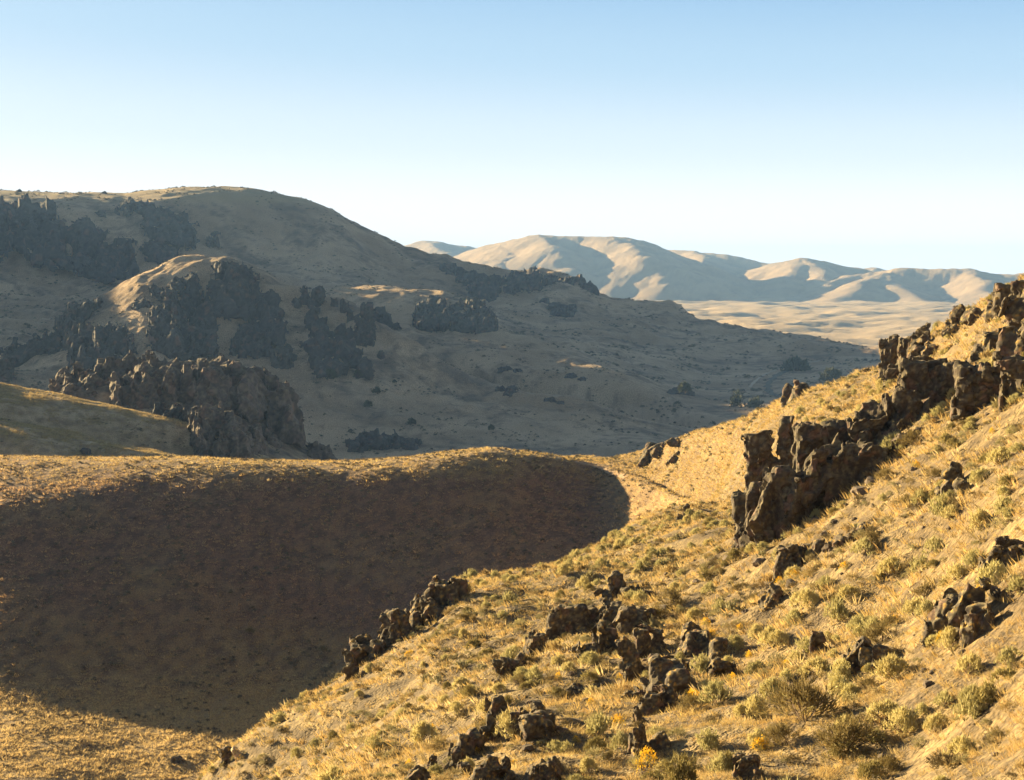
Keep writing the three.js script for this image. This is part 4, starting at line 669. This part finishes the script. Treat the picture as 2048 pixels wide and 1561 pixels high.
field('dry_grass', 'pale dry tufts on the shaded valley hills', farTufts, grassMaterial, (put) => { for (const [k, h, d] of [[23, 'knoll', .085], [24, 'bench', .06]]) scatterOn(hills[h], k, (x, z, r, y) => d * clamp(.5 + 1.2 * fbm(x / 50, z / 40, 3)), (x, y, z, R) => { const s = 2.2 + R() * 2.4, q = .6 + R() * .8; put(x, y, z, s, s * .5, [.44 * q, .33 * q, .2 * q], R); }); });
// low clumps of brush, too small and many to tell apart, farther out
const clump = [1, 2, 3].map((k) => domeGeometry(400 + k, { shoots: 34, per: 2, rx: .5, ry: .42, len: .3, w: .13, up: .45, gap: .35 }));
const scrubTone = (R) => { const k = .8 + R() * .5; return R() < .5 ? [.2 * k, .18 * k, .11 * k] : R() < .5 ? [.26 * k, .22 * k, .12 * k] : [.14 * k, .11 * k, .07 * k]; };
field('low_scrub', 'small grey-green and brown clumps dotted over the sunlit slopes', clump, scrubMaterial, (put) => {
  scatterOn(hills.near, 5, (x, z, r) => r < 48 ? 0 : 1.1 * clamp(.4 + 1.3 * fbm(x / 10 + 4, z / 10, 3)), (x, y, z, R) => { const s = .2 + R() * R() * .75; put(x, y, z, s, s * .85, R() < .5 ? mixc(scrubTone(R), gold(R), .6) : mixc(scrubTone(R), [.3, .27, .13], .5), R); });
  scatterOn(hills.back, 6, (x, z, r) => .5 * clamp(.35 + 1.5 * fbm(x / 12 + 4, z / 12, 3)), (x, y, z, R) => { const s = .4 + R() * .8; put(x, y, z, s, s * .8, scrubTone(R), R); });
  scatterOn(hills.round, 7, (x, z, r) => r < 180 || r > 335 ? 0 : .35 * clamp(.4 + 1.3 * fbm(x / 16 + 4, z / 16, 3)), (x, y, z, R) => { const s = .4 + R() * .6; put(x, y, z, s, s * .8, mixc(scrubTone(R), [.13, .1, .08], .5), R); });
});
const fineClump = [1, 2, 3].map((k) => domeGeometry(450 + k, { shoots: 130, per: 4, rx: .5, ry: .46, len: .1, w: .022, up: .4, gap: .45 }));
field('low_scrub', 'small fine brush between the bigger bushes close to the viewer', fineClump, scrubMaterial, (put) => scatterOn(hills.near, 15, (x, z, r) => r < 12 || r > 80 ? 0 : (r < 44 ? 2.2 : 4.5) * clamp(.4 + 1.3 * fbm(x / 6 + 4, z / 6, 3)), (x, y, z, R) => { const s = .24 + R() * R() * .6; put(x, y, z, s, s * .85, R() < .3 ? mixc(scrubTone(R), gold(R), .5) : R() < .4 ? [.13, .1, .05] : mixc(scrubTone(R), [.36, .32, .16], .7), R); }));
field('valley_scrub', 'dark brush speckling the two low spurs and the shaded valley hills', clump, scrubMaterial, (put) => {
  for (const [k, h, d, s0, tone] of [[8, 'spurFront', .3, .7, .2], [9, 'spurBack', .3, .8, .2], [10, 'outcrop', .12, 1, .6], [11, 'knoll', .06, 1.9, .75], [12, 'bench', .05, 2.2, .75], [13, 'big', .03, 3, .75]])
    scatterOn(hills[h], k, (x, z) => d * clamp(-.05 + 2.2 * fbm(x / 60 + k, z / 45, 4)), (x, y, z, R) => { const s = s0 * (.5 + R() * R() * 1.3); put(x, y, z, s, s * .75, mixc(scrubTone(R), [.085, .085, .06], tone), R); });
});
// loose stones lying about below the rocks
{
  const stone = [1, 2, 3].map((k) => { const g = new THREE.IcosahedronGeometry(.5, 1), R = rng(900 + k), p = g.attributes.position, m = new Map(); for (let q = 0; q < p.count; q++) { const key = [p.getX(q), p.getY(q), p.getZ(q)].map((v) => v.toFixed(3)).join(); if (!m.has(key)) m.set(key, .62 + R() * .6); const f = m.get(key); p.setXYZ(q, p.getX(q) * f * 1.2, p.getY(q) * f * .75, p.getZ(q) * f); } g.deleteAttribute('normal'); g.deleteAttribute('uv'); return g; });
  const mat = new THREE.MeshStandardMaterial({ roughness: 1, flatShading: true });
  field('stones', 'small loose dark stones strewn below the rocks of the near hillside', stone, mat, (put) => {
    const R = rng(44), tint = () => { const k = .8 + R() * .8; return [.085 * k, .064 * k, .047 * k]; };
    for (const [o, w] of nearRocks) for (let q = 0; q < 26; q++) { const a = R() * 6.28, d = w * (.35 + Math.pow(R(), 1.5) * 1.3), x = o.x + Math.cos(a) * d, z = o.z + Math.sin(a) * d + w * .2, y = hills.near.at(x, z); if (y === null) continue; const s = w * .028 + R() * R() * w * .14; put(x, y + s * .1, z, s, s, tint(), R); }
    scatterOn(hills.near, 17, (x, z, r) => r < 6 || r > 70 ? 0 : .25 * clamp(.2 + 1.4 * fbm(x / 9 + 14, z / 9, 3)), (x, y, z, Q) => { const s = .06 + Q() * Q() * .25; put(x, y + s * .1, z, s, s, tint(), Q); });
  });
}
// --- bushes that can be told apart: one of each kind is built, the others are copies
function bush(name, label, group, parts) {
  const root = new THREE.Group(); root.name = name; tag(root, label, name.replace(/_/g, ' '), group);
  for (const [n, g, m] of parts) { const c = new THREE.Mesh(g, m); c.name = n; c.castShadow = c.receiveShadow = true; root.add(c); }
  return root;
}
const KINDS = {
  sagebrush: [1, 2, 3, 4].map((k) => bush('sagebrush', 'pale grey-green sagebrush on the sunlit near hillside', 'sagebrushes on the near hillside', [['foliage', domeGeometry(500 + k, { shoots: 220, per: 4, rx: .5, ry: .58, len: .14, w: .038, up: .7, gap: .5 }), k % 2 ? sageLeaf : sagePale], ['stem', stemGeometry(510 + k, 9, .4, .5, .014), woodMaterial]])),
  bitterbrush: [1, 2, 3].map((k) => bush('bitterbrush', 'dark olive-brown twiggy bush on the near hillside', 'dark twiggy bushes on the near hillside', [['foliage', domeGeometry(600 + k, { shoots: 260, per: 4, rx: .6, ry: .55, len: .12, w: .018, up: .4, gap: .25 }), brushLeaf], ['stem', stemGeometry(610 + k, 16, .55, .5, .01), woodMaterial]])),
  rabbitbrush: [1, 2].map((k) => bush('rabbitbrush', 'small bush topped with bright yellow flowers on the near hillside', 'yellow-flowered bushes on the near hillside', [['foliage', domeGeometry(700 + k, { shoots: 90, per: 3, rx: .45, ry: .45, len: .14, w: .016, up: .75, gap: .5 }), rabbitLeaf], ['flowers', domeGeometry(710 + k, { shoots: 190, per: 4, rx: .46, ry: .6, len: .045, w: .022, up: .5, gap: .85 }), flowerMaterial], ['stem', stemGeometry(720 + k, 7, .35, .4, .01), woodMaterial]])),
};
field('low_scrub', 'more pale sagebrush filling the near hillside between the bigger bushes', KINDS.sagebrush.map((o) => o.children[0].geometry), scrubMaterial, (put) => scatterOn(hills.near, 41, (x, z, r) => r < 17 || r > 115 ? 0 : .34 * clamp(.3 + 1.7 * fbm(x / 11 + 2, z / 11, 3) + .25 * smooth(0, 14, x)), (x, y, z, R) => { const s = .4 + R() * R() * .65, k = .75 + R() * .4; put(x, y - .03, z, s, s * (.75 + R() * .35), R() < .7 ? [.47 * k, .42 * k, .2 * k] : [.3 * k, .25 * k, .1 * k], R); }));
const fresh = new Set(), bushR = rng(77);
const planted = [];
function plant(kind, p, w, tall = 1) {
  const v = KINDS[kind], q = Math.floor(bushR() * v.length), src = v[q], first = !fresh.has(src), o = first ? src : src.clone();
  fresh.add(src); o.name = numbered(kind); o.position.set(p.x, p.y - .02, p.z); o.rotation.set((bushR() - .5) * .2, bushR() * 6.28, (bushR() - .5) * .2); const s = w * (.95 + bushR() * .1); o.scale.set(s, s * tall * (.85 + bushR() * .3), s);
  scene.add(o); planted.push([o, kind, ...project(p.x, p.y, p.z), w]);
}
function plantAt(kind, px, py, wpx, tall) { const p = hills.near.sight(px, py); if (p) plant(kind, p, wpx * Math.hypot(p.x, p.z) / FOCAL, tall); }
for (const [px, py, w] of [[1902, 1298, 62], [1937, 1348, 60], [1632, 1352, 70], [1688, 1348, 52], [1892, 1414, 46], [1802, 1464, 84], [1753, 1484, 46], [1698, 1474, 64], [1507, 1434, 70], [1514, 1494, 52], [1920, 1520, 74], [1975, 1410, 40], [2034, 1184, 54], [1791, 900, 55], [1770, 902, 34], [1877, 834, 32], [1940, 864, 36], [1998, 930, 62], [2033, 808, 32], [1193, 1470, 68], [1070, 1366, 48], [1135, 1346, 38], [1265, 1202, 36], [1280, 1206, 30], [1487, 1436, 46], [1111, 1506, 40], [1680, 1240, 60], [1600, 1215, 50], [1560, 1120, 40], [1530, 1085, 34], [1838, 1010, 48], [1900, 1040, 52], [1960, 1060, 56], [2010, 1030, 50], [1730, 1110, 56], [1780, 1150, 58], [1840, 1150, 60], [1870, 1110, 50], [1650, 1180, 44], [1830, 1230, 62], [1950, 1135, 52], [1420, 1190, 36], [1390, 1240, 40], [1440, 1225, 40], [1560, 1290, 48], [1470, 1300, 44], [1080, 1440, 30], [760, 1300, 26], [740, 1345, 30], [640, 1375, 34], [610, 1400, 30], [560, 1445, 24], [720, 1395, 26], [1000, 1385, 34], [845, 1335, 20], [990, 1155, 20], [1420, 1500, 60], [1330, 1545, 50], [1440, 1545, 56], [1180, 1545, 44], [2020, 1330, 56], [1700, 1200, 50], [1590, 1250, 50], [1350, 1180, 30], [870, 1213, 22], [905, 1210, 24], [1160, 1125, 16], [1046, 1150, 18]]) plantAt('sagebrush', px, py, w);
for (const [px, py, w] of [[1612, 1440, 170], [1690, 1500, 150], [1570, 1490, 90], [1340, 1215, 70], [1310, 1245, 70], [1260, 1345, 50], [1040, 1372, 60], [1010, 1360, 40], [1090, 1300, 40], [1740, 1095, 60], [1700, 980, 50], [1770, 960, 50], [1830, 890, 60], [1750, 905, 50], [1870, 960, 48], [1640, 1020, 40], [1560, 1075, 46], [1490, 1110, 40], [1810, 1010, 50], [1850, 1190, 60], [1440, 1150, 34], [1400, 1110, 28], [980, 1480, 40], [1130, 1400, 40], [1740, 1380, 60], [1390, 1420, 64], [1225, 1520, 40], [2000, 1480, 60], [1770, 1550, 80], [760, 1520, 40], [740, 1500, 30], [1280, 1110, 20], [1320, 1085, 18], [1450, 1075, 22]]) plantAt('bitterbrush', px, py, w, .8);
for (const [px, py, w] of [[1289, 1540, 56], [1381, 1410, 48], [1152, 1486, 18], [1237, 1455, 34], [817, 1314, 20], [1166, 1284, 16], [1063, 1344, 14], [1425, 1276, 26], [1497, 1314, 20], [1025, 1532, 22], [1019, 1558, 20], [865, 1462, 20], [1882, 1238, 22], [1927, 1233, 22], [1923, 1253, 20], [1882, 1282, 28], [1733, 1344, 18], [1573, 1336, 20], [1500, 1318, 20], [1462, 1364, 24], [1539, 1376, 20], [1764, 1385, 16], [1590, 1158, 22], [1412, 1254, 22], [1985, 868, 16], [1833, 938, 22], [1798, 914, 14], [1520, 1500, 40], [1690, 1140, 24], [1560, 1168, 18], [840, 1490, 22], [822, 1540, 26], [1118, 1360, 18], [1790, 1250, 24], [1960, 1190, 26], [1480, 1260, 18], [1240, 1360, 18], [955, 1505, 18], [1310, 1410, 18], [1180, 1410, 20]]) plantAt('rabbitbrush', px, py, w * 1.3);
{ // more of them at random, largest in the picture first
  const spots = []; scatterOn(hills.near, 31, (x, z, r) => r < 9 || r > 130 ? 0 : .2 * clamp(.35 + 1.5 * fbm(x / 18, z / 18 + 5, 2)) * smooth(-26, -14, fbm(x / 30, z / 30, 2) * 3 + (x > -4 ? -10 : -22)), (x, y, z, R, r) => spots.push([new THREE.Vector3(x, y, z), r, R()]));
  spots.sort((a, b) => a[1] - b[1]);
  for (const [p, r, q] of spots.slice(0, 360)) plant(q < .76 ? 'sagebrush' : 'bitterbrush', p, .5 + bushR() * .6, q < .72 ? 1 : .8);
}
{ // say which one: by the rock it grows beside
  const KIND = { sagebrush: ['pale sagebrush', 'silvery sagebrush'], bitterbrush: ['dark twiggy bush', 'dark twiggy bush'], rabbitbrush: ['yellow-flowered bush', 'yellow-flowered bush'] }, ORD = ['nearest', 'second nearest', 'third nearest', 'fourth nearest', 'fifth nearest', 'sixth nearest', 'seventh nearest', 'eighth nearest'], by = new Map();
  for (const q of planted) {
    const [o, kind, px, py] = q; let best = null;
    for (const [, , blocks, name] of nearRocks) {
      const x0 = Math.min(...blocks.map((b) => b[0] - b[2] / 2)), x1 = Math.max(...blocks.map((b) => b[0] + b[2] / 2)), y0 = Math.min(...blocks.map((b) => b[1] - b[3] / 2)), y1 = Math.max(...blocks.map((b) => b[1] + b[3] / 2));
      const dx = px < x0 ? px - x0 : px > x1 ? px - x1 : 0, dy = py < y0 ? py - y0 : py > y1 ? py - y1 : 0, d = Math.hypot(dx, dy);
      if (!best || d < best.d) best = { d, name, rel: d === 0 ? 'in front of' : Math.abs(dx) > Math.abs(dy) ? (dx < 0 ? 'left of' : 'right of') : (dy < 0 ? 'above' : 'below') };
    }
    if (!best || best.d > 240 || px < 0 || px > 2048 || py > 1561) continue;
    const key = [kind, best.rel, best.name].join('|'); if (!by.has(key)) by.set(key, []); by.get(key).push([best, q]);
  }
  for (const list of by.values()) list.sort((a, b) => a[0].d - b[0].d).forEach(([b, q], k) => { if (k < 8) { q[0].userData.label = KIND[q[1]][0] + ' ' + b.rel + ' the ' + b.name + (list.length > 1 ? ', ' + ORD[k] + ' to it' : ''); } });
}
// a few leaves close to the lens, out of focus, at the bottom right corner
{ const s = KINDS.sagebrush[0].clone(); s.name = numbered('sagebrush'); const d = ray(2025, 1575), r = 4; s.position.set(Math.sin(d.az) * r, hills.near.height(d.az, r) - .03, -Math.cos(d.az) * r); s.scale.setScalar(.3); delete s.userData.group; tag(s, 'blurred pale sagebrush tip closest to the lens, bottom right corner', 'sagebrush'); scene.add(s); }
// dark thickets and single bushes in the valley
const thicket = (seed, rx, ry, n) => domeGeometry(seed, { shoots: n, per: 3, rx, ry, len: .16, w: .1, up: .35, gap: .3 });
function valleyBush(name, label, hill, px, py, w, h, seed) {
  const r = sightR(hills[hill], px, py), s = ray(px, py), k = r / FOCAL, root = bush(name, label, null, [['foliage', thicket(seed, .5, h / w, 170), darkLeaf], ['stem', stemGeometry(seed + 1, 6, .35, h / w * .8, .02), woodMaterial]]);
  root.name = numbered(name); root.position.set(Math.sin(s.az) * r, s.t * r - .02 * w * k, -Math.cos(s.az) * r); root.scale.setScalar(w * k); scene.add(root);
}
valleyBush('thicket', 'dark willow thicket beside the creek bend, farther of the two big ones', 'big', 1592, 742, 62, 22, 800);
valleyBush('thicket', 'dark willow thicket by the creek, right of the creek bend', 'big', 1662, 764, 52, 26, 803);
valleyBush('thicket', 'dark thicket on the near bank just above the sunlit slope, left one', 'knoll', 1476, 826, 36, 40, 806);
valleyBush('thicket', 'dark thicket on the near bank just above the sunlit slope, right one', 'knoll', 1512, 832, 46, 34, 809);
for (const [q, [px, py, w, where]] of [[753, 786, 18, 'below the squat crag'], [735, 814, 20, 'on the open slope, lowest of the line below the squat crag'], [822, 850, 20, 'alone on the lower valley slope'], [982, 860, 18, 'on the valley floor below the long spur'], [844, 662, 20, 'under the left bluff of the bench'], [660, 758, 30, 'at the foot of the broad ragged cliff'], [718, 758, 26, 'directly under the squat crag'], [789, 766, 11, 'small, right of the squat crag'], [1370, 785, 30, 'beside a rock hump on the ridge by the valley mouth']].entries()) valleyBush('bush', 'dark round bush ' + where, px > 1300 || (py < 700) ? (py < 700 ? 'bench' : 'knoll') : 'knoll', px, py, w, w * .6, 820 + q * 3);
for (const [px, py, w, where] of [[501, 1268, 22, 'upper'], [646, 1304, 22, 'lower']]) { const p = hills.round.sight(px, py), o = KINDS.bitterbrush[0].clone(); o.name = numbered('bitterbrush'); o.position.copy(p); o.scale.setScalar(w * Math.hypot(p.x, p.z) / FOCAL); delete o.userData.group; tag(o, where + ' of two round dark bushes alone on the shaded round hill', 'bitterbrush'); scene.add(o); }
renderer.render(scene, camera);
